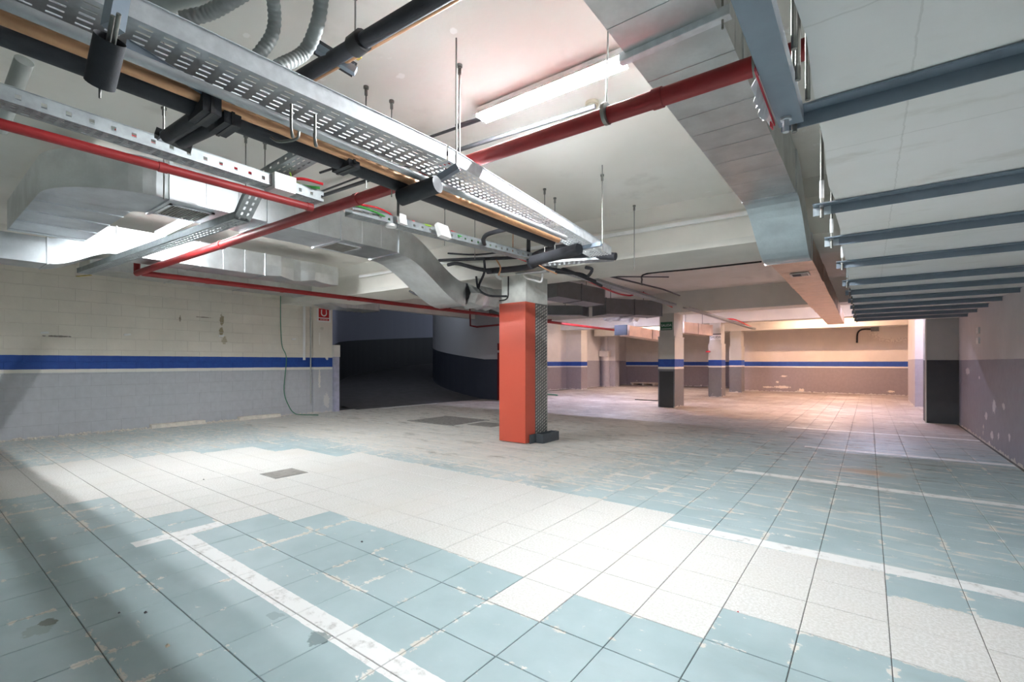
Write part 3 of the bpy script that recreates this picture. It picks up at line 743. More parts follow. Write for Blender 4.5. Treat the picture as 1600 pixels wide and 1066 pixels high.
# black cross pipe with copper at top
t = thing('foam_pipe', 'black foam covered cross pipe with a copper line at the top edge', 'pipe')
c0 = extend((-3.120,1.652,3.400), (-1.858,1.716,3.400), 0.6); c1 = (-3.138,1.639,3.400)
MB().tube([c0, c1], 0.045, 14).build('foam', M['foam'], t)
a_, b_ = shift(c0, c1, 0.055, -0.01); MB().tube([a_, b_], 0.014, 10).build('copper_line', M['copper'], t)
MB().tube([(-2.375,1.676,3.400), (-2.474,1.679,3.400)], 0.062, 14).build('joint_wrap', M['black'], t)

# copper hooks
for i, (x_, y_) in enumerate(((455, 205), (492, 210), (440, 215))):
    c = Vector(((-2.326,1.215,2.680), (-2.326,1.343,2.680), (-2.460,1.250,2.660))[i])
    pts = [c + V(0.0, 0, .12), c + V(.0, 0, 0), c + V(-.02, .02, -.03), c + V(-.05, .03, -.01), c + V(-.06, .03, .05)] if i < 2 else [c + V(.09, .03, .04), c + V(.08, .02, 0), c + V(-.02, -.02, -.0), c + V(-.07, -.04, .03)]
    tag(MB().tube(arc(pts, 5), 0.007, 8).build('copper_hook', M['rod']), ('left bent copper hook hanging at the pipe bundle', 'right bent copper hook hanging at the pipe bundle', 'flat bent copper pipe stub below the bundle')[i], 'hook')

# corrugated hoses
def hose(pts, r, label):
    P = arc(pts, 60); L = 0; Q = [P[0]]
    for k in range(1, len(P)):
        L += (P[k] - P[k - 1]).length
        if L > 0.0055: Q.append(P[k]); L = 0
    P = Q; rad = [r * (1.03, 1.03, 0.95, 0.95)[k % 4] for k in range(len(P))]
    return tag(MB().tube(P, r, 14, rad=rad).build('corrugated_hose', M['hose']), label, 'hose')
hose([(-2.796,0.892,3.250), (-2.694,0.987,3.300), (-2.476,1.065,3.350)], 0.035, 'short grey corrugated hose in the top left, lettered, behind the tray')
hose([(-2.546,1.126,3.050), (-2.477,1.191,3.200), (-2.402,1.165,3.300), (-2.297,1.075,3.350)], 0.032, 'left of the two grey corrugated hoses curling up from the tray')
hose([(-2.477,1.225,3.050), (-2.474,1.364,3.200), (-2.356,1.371,3.300), (-2.249,1.337,3.400), (-2.099,1.254,3.400)], 0.036, 'right of the two grey corrugated hoses curling up from the tray')
pipe('waste_pipe', [extend((-2.893,1.226,3.600), (-3.326,0.947,3.600), 1.0), (-3.314,0.944,3.600), (-2.663,1.229,3.600)], 0.06, 'grey_pipe', 'grey plastic pipe at the very top left behind the hoses')
pipe('waste_pipe', [(-4.583,0.536,3.550), (-4.886,0.495,3.350), (-5.328,0.492,3.300)], 0.05, 'grey_pipe', 'short grey waste pipe hanging at the far left')

# ------------------------------------------------------------------ threaded rods with anchors
def rod(top, zb, label, r=0.006, group='threaded hanging rods'):
    t = thing('threaded_rod', label, 'rod', group)
    MB().tube([(top[0], top[1], CEIL), (top[0], top[1], zb)], r, 6).build('shank', M['rod'], t)
    MB().tube([(top[0], top[1], CEIL), (top[0], top[1], CEIL - 0.02)], 0.022, 8).tube([(top[0], top[1], CEIL - .03), (top[0], top[1], CEIL - 0.075)], 0.014, 6).build('anchor', M['rod'], t)
    base(t, (top[0], top[1], zb)); return t
for (p, z, lb) in (((-2.521,2.648,3.800), 2.86, 'long threaded rod hanging left of the lit tube down to the wide tray'),
                   ((-3.342,2.648,3.800), 2.95, 'threaded rod with a shackle behind the wide tray'),
                   ((-3.342,2.384,3.800), 2.95, 'threaded rod just left of the one with the shackle'),
                   ((-2.603,5.260,3.800), 2.86, 'long threaded rod hanging to the far half of the wide tray'),
                   ((-2.737,6.573,3.800), 2.86, 'threaded rod at the end of the wide tray'),
                   ((-3.423,5.223,3.800), 2.95, 'left of the two short rods behind the far half of the wide tray'),
                   ((-3.495,5.594,3.800), 2.95, 'right of the two short rods behind the far half of the wide tray'),
                   ((-5.076,1.475,3.800), 2.97, 'threaded rod at the black double strut'),
                   ((-5.042,2.162,3.800), 3.2, 'rod to the narrow tray, left of the white junction box'),
                   ((-5.029,2.346,3.800), 3.2, 'rod to the narrow tray, just above the white junction box'),
                   ((-2.512,1.714,3.800), 3.45, 'rod to the black cross pipe at the top edge'),
                   ((-5.015,2.598,3.800), 3.3, 'rod over the short cross tray'),
                   ((-4.933,4.870,3.800), 3.2, 'rod over the white box on the wire filled tray'),
                   ((-4.880,5.469,3.800), 3.1, 'rod over the far end of the wire filled tray')):
    rod(p, z, lb)

# ------------------------------------------------------------------ conduits at the ceiling
def conduit(pts, r, label, mat='conduit', name='conduit'):
    return tag(MB().tube(pts, r, 8).build(name, M[mat]), label, 'conduit')
conduit([(-1.839,3.585,3.660), (-3.557,3.465,3.660), (-5.295,3.381,3.660), (-7.291,3.271,3.660)], 0.022, 'dark conduit above the thick red pipe')
conduit([(-2.767,3.258,3.720), (-3.592,3.189,3.720), (-5.126,3.022,3.720)], 0.014, 'thin dark conduit running left from the lit tube')
conduit([(-5.651,3.332,3.700), (-4.369,3.355,3.700)], 0.012, 'thin dark conduit behind the narrow tray')
conduit([(-2.813,3.223,3.720), (-3.114,3.218,3.740)], 0.010, 'lead wire at the left end of the lit tube')
conduit(arc([(-4.486,5.253,3.200), (-4.200,4.891,3.200), (-3.868,4.748,3.200), (-3.037,4.789,3.200)], 5), 0.03, 'black lagged pipe bending over the end of the wire filled tray', 'foam', 'lagged_pipe')
conduit([(-4.0, 8.5, 3.785), (-1.6, 8.5, 3.785)], 0.012, 'thin black cable behind the near beam', 'black', 'cable')
conduit(arc([(-4.307,10.804,3.350), (-4.072,10.215,3.350), (-3.803,9.791,3.400), (-2.965,10.133,3.450), (-1.692,10.448,3.500)], 5), 0.018, 'black cable rising behind the near beam', 'black', 'cable')
conduit([(-4.392,8.424,3.300), (-4.045,11.461,3.300), (-4.060,12.841,3.300)], 0.02, 'dark conduit to the top of the exit sign column')
conduit([(-4.968,8.940,3.350), (-3.454,10.186,3.350)], 0.012, 'thin conduit crossing behind the column clutter')

# ceiling detector
t = thing('smoke_detector', 'round cream smoke detector on the ceiling behind the red pipe', 'detector')
c = (-1.951,3.743,3.800)
MB().tube([(c[0], c[1], CEIL), (c[0], c[1], CEIL - .03)], 0.06, 20).build('mount', M['cream'], t)
MB().tube([(c[0], c[1], CEIL - .03), (c[0], c[1], CEIL - .055), (c[0], c[1], CEIL - .07)], 0.05, 20, rad=[.052, .045, .02]).build('dome', M['cream'], t)
base(t, (c[0], c[1], CEIL))
# red pipe clamp
t = thing('pipe_clamp', 'steel clamp and rod holding the thick red pipe below the detector', 'clamp')
c = (-1.333,2.748,3.080)
MB().tube([(c[0] - .012, c[1], c[2]), (c[0] + .012, c[1], c[2])], 0.069, 20).build('band', M['rod'], t)
MB().tube([(c[0], c[1], 3.14), (c[0] + .02, c[1], CEIL)], 0.006, 6).build('rod', M['rod'], t)
t = thing('pipe_clamp', 'steel clamp and rod holding the thick red pipe beside the steel plate', 'clamp')
c = (-0.482,2.786,3.080)
MB().tube([(c[0] - .006, c[1], c[2]), (c[0] + .006, c[1], c[2])], 0.069, 20).build('band', M['rod'], t)
MB().tube([(c[0], c[1], 3.14), (c[0], c[1], CEIL)], 0.006, 6).build('rod', M['rod'], t)

# ------------------------------------------------------------------ fluorescent fixtures
def fixture(c, L, col, s, label, drop=0.03, on=True, r=0.016, house=True, ry=0.0, trough=-0.012):
    t = thing('fluorescent_fixture', label, 'lamp')
    x0, x1 = -L / 2, L / 2
    if house:
        MB().bar((x0 - .03, 0, .055), (x1 + .03, 0, .055), 0.07, 0.05).build('housing', M['white_paint'], t)
        if trough:
            mb = MB().bar((x0 - .03, 0, .03), (x1 + .03, 0, .03), 0.10, 0.003)
            for s_ in (-1, 1): mb.add([(x, s_ * yy, zz) for x in (x0 - .03, x1 + .03) for (yy, zz) in ((.05, .03), (.09, trough), (.092, trough), (.052, .031))], [(0, 1, 5, 4), (1, 2, 6, 5), (2, 3, 7, 6), (3, 0, 4, 7)])
            for e in (x0 - .03, x1 + .028): mb.box(e, e + .002, -.05, .05, trough, .03)
            mb.build('shade_trough', M['white_paint'], t)  # trough added to keep direct tube light off the ceiling
    for e in (x0 - .012, x1 + .002):
        MB().box(e, e + .012, -.02, .02, -.02, .035).build('lamp_holder', M['white_paint'], t)
    MB().tube([(x0, 0, 0), (x1, 0, 0)], r, 12).build('lamp_tube', emit('lit_tube', col, s) if on else M['white_plastic'], t)
    t.location = c; t.rotation_euler = (0, 0, ry); return t
t = fixture((-2.11, 3.21, 3.70), 1.31, COOL, E_MAIN, 'lit fluorescent tube near the top centre, left of the big duct', ry=0.02, r=0.0105)
fixture((-7.2, 2.2, 3.22), 1.2, COOL, E_SIDE, 'lit fluorescent tube behind the long cross tray at left, seen end on', trough=0)
fixture((-7.9, 3.02, 3.70), 1.22, COOL, E_LEFT_FILL, 'hidden fill tube added on the ceiling between the two left ducts', ry=0.018, r=0.0105)  # added tube hidden behind the duct, lifts the dim left floor
fixture((0.85, -3.2, 2.44), 1.22, COOL, E_BACK_FILL, 'unseen fill tube added behind the viewer to brighten the hung slab')  # added fill lamp out of view, brightens the slab and right floor
fixture((-1.6, 10.2, 3.72), 1.2, COOL, 0, 'unlit fluorescent fixture behind the near beam', on=False)
fixture((-1.9, 16.8, 3.715), 1.2, WARM, E_WARM, 'warm lit tube behind the exit sign beam')
fixture((-1.5, 23.7, 3.715), 1.2, WARM, E_WARM * 1.6, 'warm lit tube near the far wall')
fixture((-8.3, 17.2, 3.715), 1.2, VIOLET, E_VIOLET, 'cool lit tube in the rear left bay')
fixture((0.1, 18.0, 3.715), 1.2, VIOLET, E_VIOLET * 0.55, 'cool lit tube above the bay beyond the dark right pillar')
fixture((-9.5, 24.5, 3.715), 1.2, (1.0, 0.75, 0.62), E_WARM, 'pale warm tube in the rear left corner')

# ------------------------------------------------------------------ ducts
def duct_rect(path, name='duct', mat='galv', seam=0.0, t=None, part='duct_section'):
    """path: list of (centre point, across vector, half width, half height); sections joined"""
    mb = MB(); vs = []
    for (c, rr, hw, hh) in path:
        c = Vector(c); rr = Vector(rr).normalized(); u = Vector((0, 0, 1))
        vs += [c - rr * hw - u * hh, c + rr * hw - u * hh, c + rr * hw + u * hh, c - rr * hw + u * hh]
    fs = []
    for i in range(len(path) - 1):
        for k in range(4):
            k2 = (k + 1) % 4; fs.append((i * 4 + k, i * 4 + k2, i * 4 + 4 + k2, i * 4 + 4 + k))
    n = len(path) * 4
    fs += [(0, 3, 2, 1), (n - 4, n - 3, n - 2, n - 1)]
    mb.add(vs, fs)
    o = mb.build(part, M[mat], t)
    return o
def flange(c, rr, hw, hh, t, mat='galv', al=0.02, g=0.012):
    c = Vector(c); rr = Vector(rr).normalized(); f = Vector((0, 0, 1)).cross(rr)
    mb = MB()
    for (a, b) in ((c - rr * hw - V(0, 0, hh), c + rr * hw - V(0, 0, hh)), (c - rr * hw + V(0, 0, hh), c + rr * hw + V(0, 0, hh))):
        mb.bar(a, b, al, g)
    for s_ in (-1, 1):
        p = c + rr * hw * s_; mb.bar(p - V(0, 0, hh), p + V(0, 0, hh), g, al, up=f)
    return mb.build('flange', M[mat], t)
X_ = (1, 0, 0)
# right duct: straight panels with proud seams, then a rounded drop under the beam
t = thing('air_duct', 'large rectangular metal duct hugging the ceiling right of the lit tube, dipping under the beam', 'duct')
xc, hw = -0.875, 0.26
ys = [-3.0, -1.8, -0.6, 0.55, 1.7, 2.35, 2.95, 3.55, 4.2, 4.9, 5.8]
for i in range(len(ys) - 1):
    duct_rect([((xc, ys[i] + .004, 3.53), X_, hw, 0.225), ((xc, ys[i + 1] - .004, 3.53), X_, hw, 0.225)], t=t, mat='galv2')
    n_ = max(1, round((ys[i + 1] - ys[i]) / 0.3))
    for j in range(1, n_ + 1):
        y = ys[i] + (ys[i + 1] - ys[i]) * j / n_
        mb = MB().bar((xc - hw, y, 3.304), (xc + hw, y, 3.304), 0.008, 0.005)
        mb.build('seam', M['galv2'], t)
for y in (3.15, 5.8): flange((xc, y, 3.53), X_, hw + .004, .229, t, 'galv')
S = []
for k in range(13):
    f = k / 12; e = f * f * (3 - 2 * f)
    S.append(((xc + .06 * f, 5.82 + 1.05 * f, 3.53 - 0.60 * e), X_, hw + .01 - .02 * f, 0.225 - 0.06 * f))
duct_rect(S, t=t, mat='galv', part='curved_drop')
flange((xc + .06, 6.88, 2.93), X_, hw, .17, t, 'galv')
t = thing('air_duct', 'foil faced duct continuing low past the beam toward the far wall', 'duct')
yy = 6.92; k = 0
while yy < 19.5:
    y2 = min(19.5, yy + (0.62 if k else 0.9)); sag = random.uniform(-.008, .008)
    wd = 0.235 + random.uniform(-.006, .006)
    duct_rect([((-0.80 - .004 * k, yy + .006, 2.94), X_, wd, .145), ((-0.80 - .004 * k, (yy + y2) / 2, 2.935 + sag), X_, wd, .15), ((-0.805 - .004 * k, y2 - .006, 2.94), X_, wd, .145)], t=t, mat='foil')
    MB().box(-0.80 - .004 * k - .215, -0.80 - .004 * k + .215, y2 - .012, y2 + .012, 2.798, 3.05).build('seam', M['conduit'], t)
    yy = y2; k += 1
mb = MB(); c = (-0.798,8.047,2.785)
vt = MB().box(-.12, .12, -.13, .13, -.012, .0).build('vent_frame', M['galv2'], t); vt.location = (c[0], c[1], 2.787)
iv = MB().box(-.095, .095, -.10, .10, -.014, -.002).build('vent_opening', M['dark_in'], vt)
mb = MB()
for q in range(5): mb.box(.02 + q * .015, .026 + q * .015, -.10, .10, -.018, -.013)
mb.build('vent_slats', M['galv2'], vt)
# angle bracket across the right duct
t = thing('angle_bracket', 'pale steel angle bracket crossing under the big right duct', 'bracket')
a_ = (-1.173,2.616,3.270); b_ = (-0.561,2.595,3.270)
MB().bar(a_, b_, 0.05, 0.004).bar((a_[0], a_[1] - .025, a_[2] + .025), (b_[0], b_[1] - .025, b_[2] + .025), 0.004, 0.05).build('angle', M['tray'], t)
for q in (b_,): MB().tube([(q[0] - .04, q[1], q[2] - .05), (q[0] - .04, q[1], CEIL)], 0.006, 6).build('rod', M['rod'], t)

# left duct 1 : straight part, elbow to the left, cross part, S drop under the beam
t = thing('air_duct', 'broad galvanised duct with two grilles running along the left above the wires', 'duct')
x1, wd1 = -6.18, 0.37
zc1, hh1 = 3.39, 0.19
seg = [1.75, 2.75, 3.75, 4.75]
for i in range(3):
    duct_rect([((x1, seg[i] + .006, zc1), X_, wd1, hh1), ((x1, seg[i + 1] - .006, zc1), X_, wd1, hh1)], t=t)
    for j in (1, 2):
        y = seg[i] + j / 3
        MB().box(x1 + wd1, x1 + wd1 + .005, y - .004, y + .004, zc1 - hh1, zc1 + hh1).build('seam', M['galv'], t)
    flange((x1, seg[i], zc1), X_, wd1 + .008, hh1 + .008, t, 'galv', .035, .02)
flange((x1, 4.75, zc1), X_, wd1 + .008, hh1 + .008, t, 'galv', .035, .02)
E = []; cx, cy = x1 - wd1 - 0.12, 1.74; Re = wd1 + 0.12
for k in range(13):
    a = math.radians(90 * k / 12)
    E.append(((cx + Re * math.cos(a) * 1.0, cy - Re * math.sin(a), zc1), (math.cos(a), -math.sin(a), 0), wd1, hh1))
duct_rect(E, t=t, part='elbow')
duct_rect([((cx - .01, cy - Re, zc1), (0, -1, 0), wd1, hh1), ((-8.85, cy - Re, zc1), (0, -1, 0), wd1, hh1)], t=t, part='cross_section')
for q in (-6.95, -7.5, -8.1, -8.7):
    MB().box(q - .012, q + .012, cy - Re - wd1, cy - Re + wd1, zc1 - hh1 - .012, zc1 - hh1).build('seam', M['galv'], t)
S = []
for k in range(15):
    f = k / 14; e = f * f * (3 - 2 * f)
    S.append(((x1 - .02 * f, 4.77 + 1.55 * f, zc1 - 0.66 * e), X_, wd1 - .03 * f, hh1 + .02))
duct_rect(S, t=t, part='curved_drop')
def grille(x, y, z, lx, ly, parent, lab=None):
    g_ = MB()
    for (a, b, c_, d_) in ((-lx, lx, -ly, -ly + .03), (-lx, lx, ly - .03, ly), (-lx, -lx + .03, -ly, ly), (lx - .03, lx, -ly, ly)): g_.box(a, b, c_, d_, -.014, 0)
    o = g_.build('grille_frame', M['tray'], parent); o.location = (x, y, z)
    s2 = MB(); n_ = 14
    for i in range(n_):
        yy_ = -ly + .04 + (2 * ly - .08) * i / (n_ - 1)
        s2.box(-lx + .03, lx - .03, yy_ - .006, yy_ + .006, -.012, -.002)
    s2.build('grille_bars', M['drain'], o)
grille(-6.22, 1.98 + .02, zc1 - hh1, .26, .22, t); grille(-6.22, 3.98, zc1 - hh1, .25, .22, t)
# crumpled part beside the column
t = thing('crumpled_duct', 'crumpled foil duct squeezed between the curved drop and the red clad column', 'duct')
mb = MB(); P = []
pts = [(-5.950,6.779,3.291), (-5.950,7.006,3.264)]
n1, n2 = 13, 6
vs = []
for i in range(n1):
    y = 6.35 + i * 0.14
    for j in range(n2 + 1):
        a = 2 * math.pi * j / (n2 + 1)
        rr = 0.34 + random.uniform(-.11, .09)
        vs.append((-6.15 + rr * 1.15 * math.cos(a), y + random.uniform(-.03, .03), 2.76 + rr * .62 * math.sin(a)))
fs = []
m_ = n2 + 1
for i in range(n1 - 1):
    for j in range(m_):
        j2 = (j + 1) % m_
        fs += [(i * m_ + j, i * m_ + j2, (i + 1) * m_ + j), (i * m_ + j2, (i + 1) * m_ + j2, (i + 1) * m_ + j)]
mb.add(vs, fs); mb.build('crumpled_skin', M['galv'], t)

# left duct 2
t = thing('air_duct', 'bright galvanised duct dipping in an S near the left wall, crushed at its end', 'duct')
x2, w2 = -9.5, 0.30
S = [((x2, -1.5, 3.065), X_, w2, .18), ((x2, 1.30, 3.065), X_, w2, .18)]
duct_rect(S, t=t)
S = []
for k in range(15):
    f = k / 14; e = f * f * (3 - 2 * f)
    S.append(((x2, 1.31 + .75 * f, 3.065 + .305 * e), X_, w2, .18 + .03 * f))
duct_rect(S, t=t, part='s_bend')
flange((x2, 1.305, 3.065), X_, w2 + .006, .186, t)
flange((x2, 2.07, 3.37), X_, w2 + .006, .216, t)
for (a, b) in ((2.08, 3.2), (3.2, 4.3)):
    duct_rect([((x2, a + .005, 3.37), X_, w2, .21), ((x2, b - .005, 3.37), X_, w2, .21)], t=t)
    flange((x2, b, 3.37), X_, w2 + .006, .216, t)
    for j in (1, 2):
        y = a + (b - a) * j / 3
        MB().box(x2 + w2, x2 + w2 + .006, y - .004, y + .004, 3.16, 3.58).build('seam', M['galv'], t)
mb = MB(); vs = []
for i in range(12):
    y = 4.31 + i * .14; f = i / 11
    for (sx, sz) in ((-1, -1), (1, -1), (1.05, 0), (1, 1), (-1, 1)):
        q = .035 * math.sin(i * 1.1) * (1 if 1 < i < 8 else .4)
        vs.append((x2 + sx * w2 + (q if sx > 0 else 0), y, 3.37 + sz * (.21 - .02 * f) + (q * .8 if sz < 0 and sx > 0 else 0)))
fs = []
for i in range(11):
    for j in range(5):
        j2 = (j + 1) % 5; fs += [(i * 5 + j, i * 5 + j2, i * 5 + 5 + j2, i * 5 + 5 + j)]
fs += [(4, 3, 2, 1, 0), (55, 56, 57, 58, 59)]
mb.add(vs, fs); mb.build('crushed_end', M['galv2'], t)
# wall duct 3
t = thing('air_duct', 'dull duct close to the left wall above the red pipe, stepping down toward the ramp', 'duct')
duct_rect([((-11.95, 2.2, 3.45), X_, .42, .2), ((-11.95, 6.5, 3.45), X_, .42, .2)], t=t, mat='galv2')
for y in (3.6, 5.0, 6.5): flange((-11.95, y, 3.45), X_, .43, .21, t, 'galv2')
S = []
for k in range(9):
    f = k / 8; e = f * f * (3 - 2 * f)
    S.append(((-11.95, 6.5 + 1.1 * f, 3.45 - .28 * e), X_, .42, .2 - .03 * f))
duct_rect(S, t=t, mat='galv2', part='step_down')
duct_rect([((-11.95, 7.61, 3.17), X_, .42, .15), ((-11.95, 8.7, 3.17), X_, .42, .15)], t=t, mat='galv2')
for y in (7.9, 8.15, 8.4, 8.68): flange((-11.95, y, 3.17), X_, .43, .16, t, 'galv2')

# ducts past the red column (rear middle)
def simple_duct(a, b, hw_, hh_, mat, label, name='air_duct', nf=2):
    t = thing(name, label, 'duct')
    A = Vector(a); B = Vector(b); d = (B - A).normalized(); r_ = d.cross(Vector((0, 0, 1))).normalized()
    for i in range(nf):
        p = A + (B - A) * (i / nf) + d * .01; q = A + (B - A) * ((i + 1) / nf) - d * .01
        duct_rect([(p, r_, hw_, hh_), (q, r_, hw_, hh_)], t=t, mat=mat)
        flange(p, r_, hw_ + .01, hh_ + .01, t, mat)
    flange(B, r_, hw_ + .01, hh_ + .01, t, mat)
    for f_ in (.2, .8):
        p = A + (B - A) * f_; MB().tube([(p.x, p.y, p.z + hh_ - .02), (p.x, p.y, CEIL)], .012, 6).build('hanger_rod', M['rod'], t)
    return t
M['duct_dark'] = plain('grey_duct_paint', (120, 122, 124), 0.45, 0.35, 0.1, 3)
simple_duct((-6.734,10.400,3.422), (-6.258,12.200,3.343), .35, .22, 'duct_dark', 'dark grey duct just behind the red clad column')
simple_duct((-6.640,13.200,3.206), (-5.605,15.100,3.227), .36, .24, 'duct_dark', 'dark grey duct leading to the exit sign column')
simple_duct((-10.409,12.600,3.307), (-6.945,12.900,3.081), .22, .15, 'duct_dark', 'lower grey duct crossing behind the red clad column')
t = thing('crumpled_duct', 'crumpled silver foil duct left of the exit sign column', 'duct')
c = Vector((-7.181,15.900,3.174)); vs = []; n1 = 9; m_ = 9
for i in range(n1):
    for j in range(m_):
        a = 2 * math.pi * j / m_; rr = .30 + random.uniform(-.09, .07)
        vs.append((c.x - .55 + i * .15, c.y + .8 * rr * math.cos(a), c.z + .6 * rr * math.sin(a) - .01 * i))
fs = []
for i in range(n1 - 1):
    for j in range(m_):
        j2 = (j + 1) % m_; fs += [(i * m_ + j, i * m_ + j2, (i + 1) * m_ + j), (i * m_ + j2, (i + 1) * m_ + j2, (i + 1) * m_ + j)]
fs += [tuple(range(m_)), tuple(range((n1 - 1) * m_, n1 * m_))]
mb = MB(); mb.add(vs, fs); mb.build('crumpled_skin', M['galv'], t)
t = simple_duct((-7.731,17.600,2.754), (-6.755,20.000,2.543), .25, .20, 'foil', 'cream foil duct with an open dark end behind the exit sign column')
q = Vector((-7.804,17.400,2.772)); MB().box(q.x - .26, q.x + .26, q.y - .03, q.y + .03, q.z - .2, q.z + .2).build('open_end', M['dark_in'], t)
simple_duct((-6.165,19.500,2.924), (-5.401,20.800,2.831), .25, .22, 'foil', 'warm lit foil duct between the two rear columns')

# ------------------------------------------------------------------ column clutter
def lagged(pts, r, label, mat='foam'):
    return tag(MB().tube(arc(pts, 4), r, 12).build('lagged_pipe', M[mat]), label, 'pipe')
lagged([(-5.574,6.600,3.170), (-4.707,6.600,3.134), (-4.231,6.400,3.148), (-3.588,6.200,3.126), (-2.858,6.200,2.998)], 0.055, 'thick black lagged pipe passing over the red clad column')
lagged([(-4.454,6.300,3.202), (-3.938,6.100,3.226), (-3.268,5.900,3.163)], 0.05, 'black lagged pipe above the thick one at the red clad column')
lagged([(-6.848,6.600,3.537), (-6.002,6.600,3.450), (-5.340,6.500,3.356), (-4.771,6.500,3.301)], 0.03, 'thin black lagged pipe left of the red clad column')
lagged([(-6.596,6.600,3.416), (-6.336,6.600,3.408), (-5.752,6.500,3.222), (-5.370,6.500,3.130)], 0.035, 'drooping black lagged pipe left of the red clad column')
lagged([(-4.371,6.200,3.576), (-4.371,6.200,3.132), (-4.390,6.300,3.047)], 0.032, 'short upright lagged pipe over the red clad column')
lagged([(-5.857,6.600,3.107), (-5.793,6.600,2.861), (-5.459,6.500,2.701), (-5.127,6.600,2.672)], 0.02, 'drooping black cable at the crumpled duct')
lagged([(-7.032,6.000,2.866), (-6.759,6.000,2.756), (-6.326,6.000,2.707), (-6.061,6.000,2.765)], 0.02, 'short black hose loop under the curved duct drop')
lagged([(-4.169,6.900,3.095), (-4.001,7.200,3.011), (-3.899,7.600,2.944)], 0.03, 'black lagged pipe running back from the column clutter')
lagged([(-4.153,6.100,3.186), (-4.153,6.100,3.066), (-4.051,6.200,2.969), (-3.962,6.400,2.908)], 0.01, 'thin bent copper line on the clutter over the red clad column', 'copper')
lagged([(-4.942,6.850,3.088), (-4.885,6.850,3.013), (-4.663,6.850,2.932), (-4.555,6.850,2.909), (-4.529,6.850,3.041)], 0.018, 'white plastic pipe looping at the top of the red clad column', 'white_plastic')
lagged([(-5.524,6.800,3.195), (-5.509,6.800,3.097), (-5.457,6.850,3.051)], 0.03, 'short white elbow at the left top of the red clad column', 'white_plastic')
tray('cable_tray', (-3.887,5.846,2.950), (-2.967,6.392,3.000), 0.22, 0.03, 0.07, 5, 0.014, 0.035, 'small tray piece sticking out to the right above the red clad column', mats='tray2')
lagged([(-6.596,6.600,3.643), (-5.841,6.600,3.513), (-5.013,6.600,3.465)], 0.016, 'thin black conduit above the drooping lagged pipes')
lagged([(-5.495,6.400,3.382), (-5.566,6.500,3.141), (-5.881,6.700,2.930), (-5.903,6.800,2.724)], 0.022, 'black cable dropping behind the crumpled duct')
lagged([(-5.295,6.500,3.338), (-5.193,6.500,3.177), (-5.317,6.600,3.070)], 0.014, 'copper tail hanging left of the red clad column', 'copper')
lagged([(-4.229,5.600,3.546), (-4.771,6.300,3.330)], 0.008, 'slender copper drop line above the red clad column', 'copper')
lagged([(-4.135,6.200,3.162), (-3.938,6.100,3.176), (-3.659,6.000,3.176), (-3.352,5.900,3.167), (-3.159,6.000,3.085), (-3.210,6.000,3.010)], 0.018, 'black hose hooking round the end of the wide tray')
lagged([(-4.297,6.900,3.055), (-3.890,7.000,2.990), (-3.786,7.100,2.950), (-3.650,7.000,3.037), (-3.769,7.000,3.083)], 0.028, 'black elbowed pipe under the small tray piece')
lagged([(-4.390,6.300,3.110), (-4.185,6.600,3.049), (-3.952,7.000,2.997), (-3.872,7.800,2.887)], 0.024, 'dark lagged pipe slanting back from the column top')
t = thing('flat_bracket', 'flat pale bracket on top of the red clad column', 'bracket')
MB().bar((-5.048,6.800,3.092), (-4.390,6.800,3.061), 0.10, 0.03).build('bracket_arm', M['galv2'], t)

# ------------------------------------------------------------------ boxes and wires
def jbox(c, sx, sy, sz, rot, label):
    t = thing('junction_box', label, 'box')
    MB().box(-sx, sx, -sy, sy, -sz, sz).build('case', M['white_plastic'], t)
    MB().box(-sx * 1.04, sx * 1.04, -sy * 1.03, sy * 1.03, -sz * .2, sz * 1.04).build('lid', M['white_plastic'], t)
    t.location = c; t.rotation_euler = rot; return t
jbox((-4.518,2.253,3.200), .10, .10, .075, (0, 0, 0), 'open white metal junction box on the narrow tray by the cross tray')
jbox((-4.316,4.227,3.160), .085, .10, .03, (0, math.radians(70), .1), 'white square junction box with rounded corners on the wire filled tray')
jbox((-4.434,3.665,3.200), .06, .06, .02, (0, math.radians(80), .1), 'small white square box left of the rounded junction box')
t = thing('white_disc', 'flat round white detector under the wire filled tray', 'detector')
c = (-4.570,3.612,3.120); MB().tube([(c[0], c[1], c[2]), (c[0], c[1], c[2] + .03)], .065, 20).build('disc', M['white_plastic'], t)
def wire(pts, mat, label, r=0.008):
    return tag(MB().tube(arc(pts, 5), r, 6).build('wire', M[mat]), label, 'wire')
wire([(-4.608,1.026,3.280), (-4.679,1.564,3.280), (-4.634,1.992,3.280), (-4.762,2.228,3.280)], 'red_wire', 'red wire on the narrow tray running to the junction box', .01)
wire([(-4.593,2.061,3.280), (-4.588,2.165,3.300), (-4.654,2.257,3.270), (-4.856,2.304,3.260)], 'green_wire', 'green wires looping left of the junction box', .012)
wire([(-4.545,2.355,3.300), (-4.430,2.442,3.300), (-4.353,2.601,3.280)], 'red_wire', 'red wires right of the junction box', .014)
wire([(-4.559,2.349,3.270), (-4.540,2.469,3.270), (-4.450,2.624,3.270)], 'green_wire', 'green wires right of the junction box', .014)
wire([(-4.387,2.279,3.300), (-4.522,2.381,3.290), (-4.507,2.452,3.270)], 'lime_wire', 'yellow green wire tail at the junction box', .007)
wire([(-4.516,3.080,3.250), (-4.494,3.362,3.270), (-4.566,3.600,3.270), (-4.733,3.851,3.260)], 'red_wire', 'red wire arching left of the small white box', .01)
wire([(-4.491,3.040,3.220), (-4.490,3.229,3.220), (-4.556,3.499,3.220), (-4.712,3.834,3.220)], 'green_wire', 'green wire left of the small white box', .012)
wire([(-4.808,3.933,3.260), (-4.729,3.993,3.260), (-4.595,3.972,3.280), (-4.595,4.025,3.260)], 'red_wire', 'red wire loop right of the small white box', .014)
wire([(-4.569,4.002,3.250), (-4.494,4.129,3.250), (-4.529,4.319,3.250)], 'lime_wire', 'lime green wire beside the rounded junction box', .013)
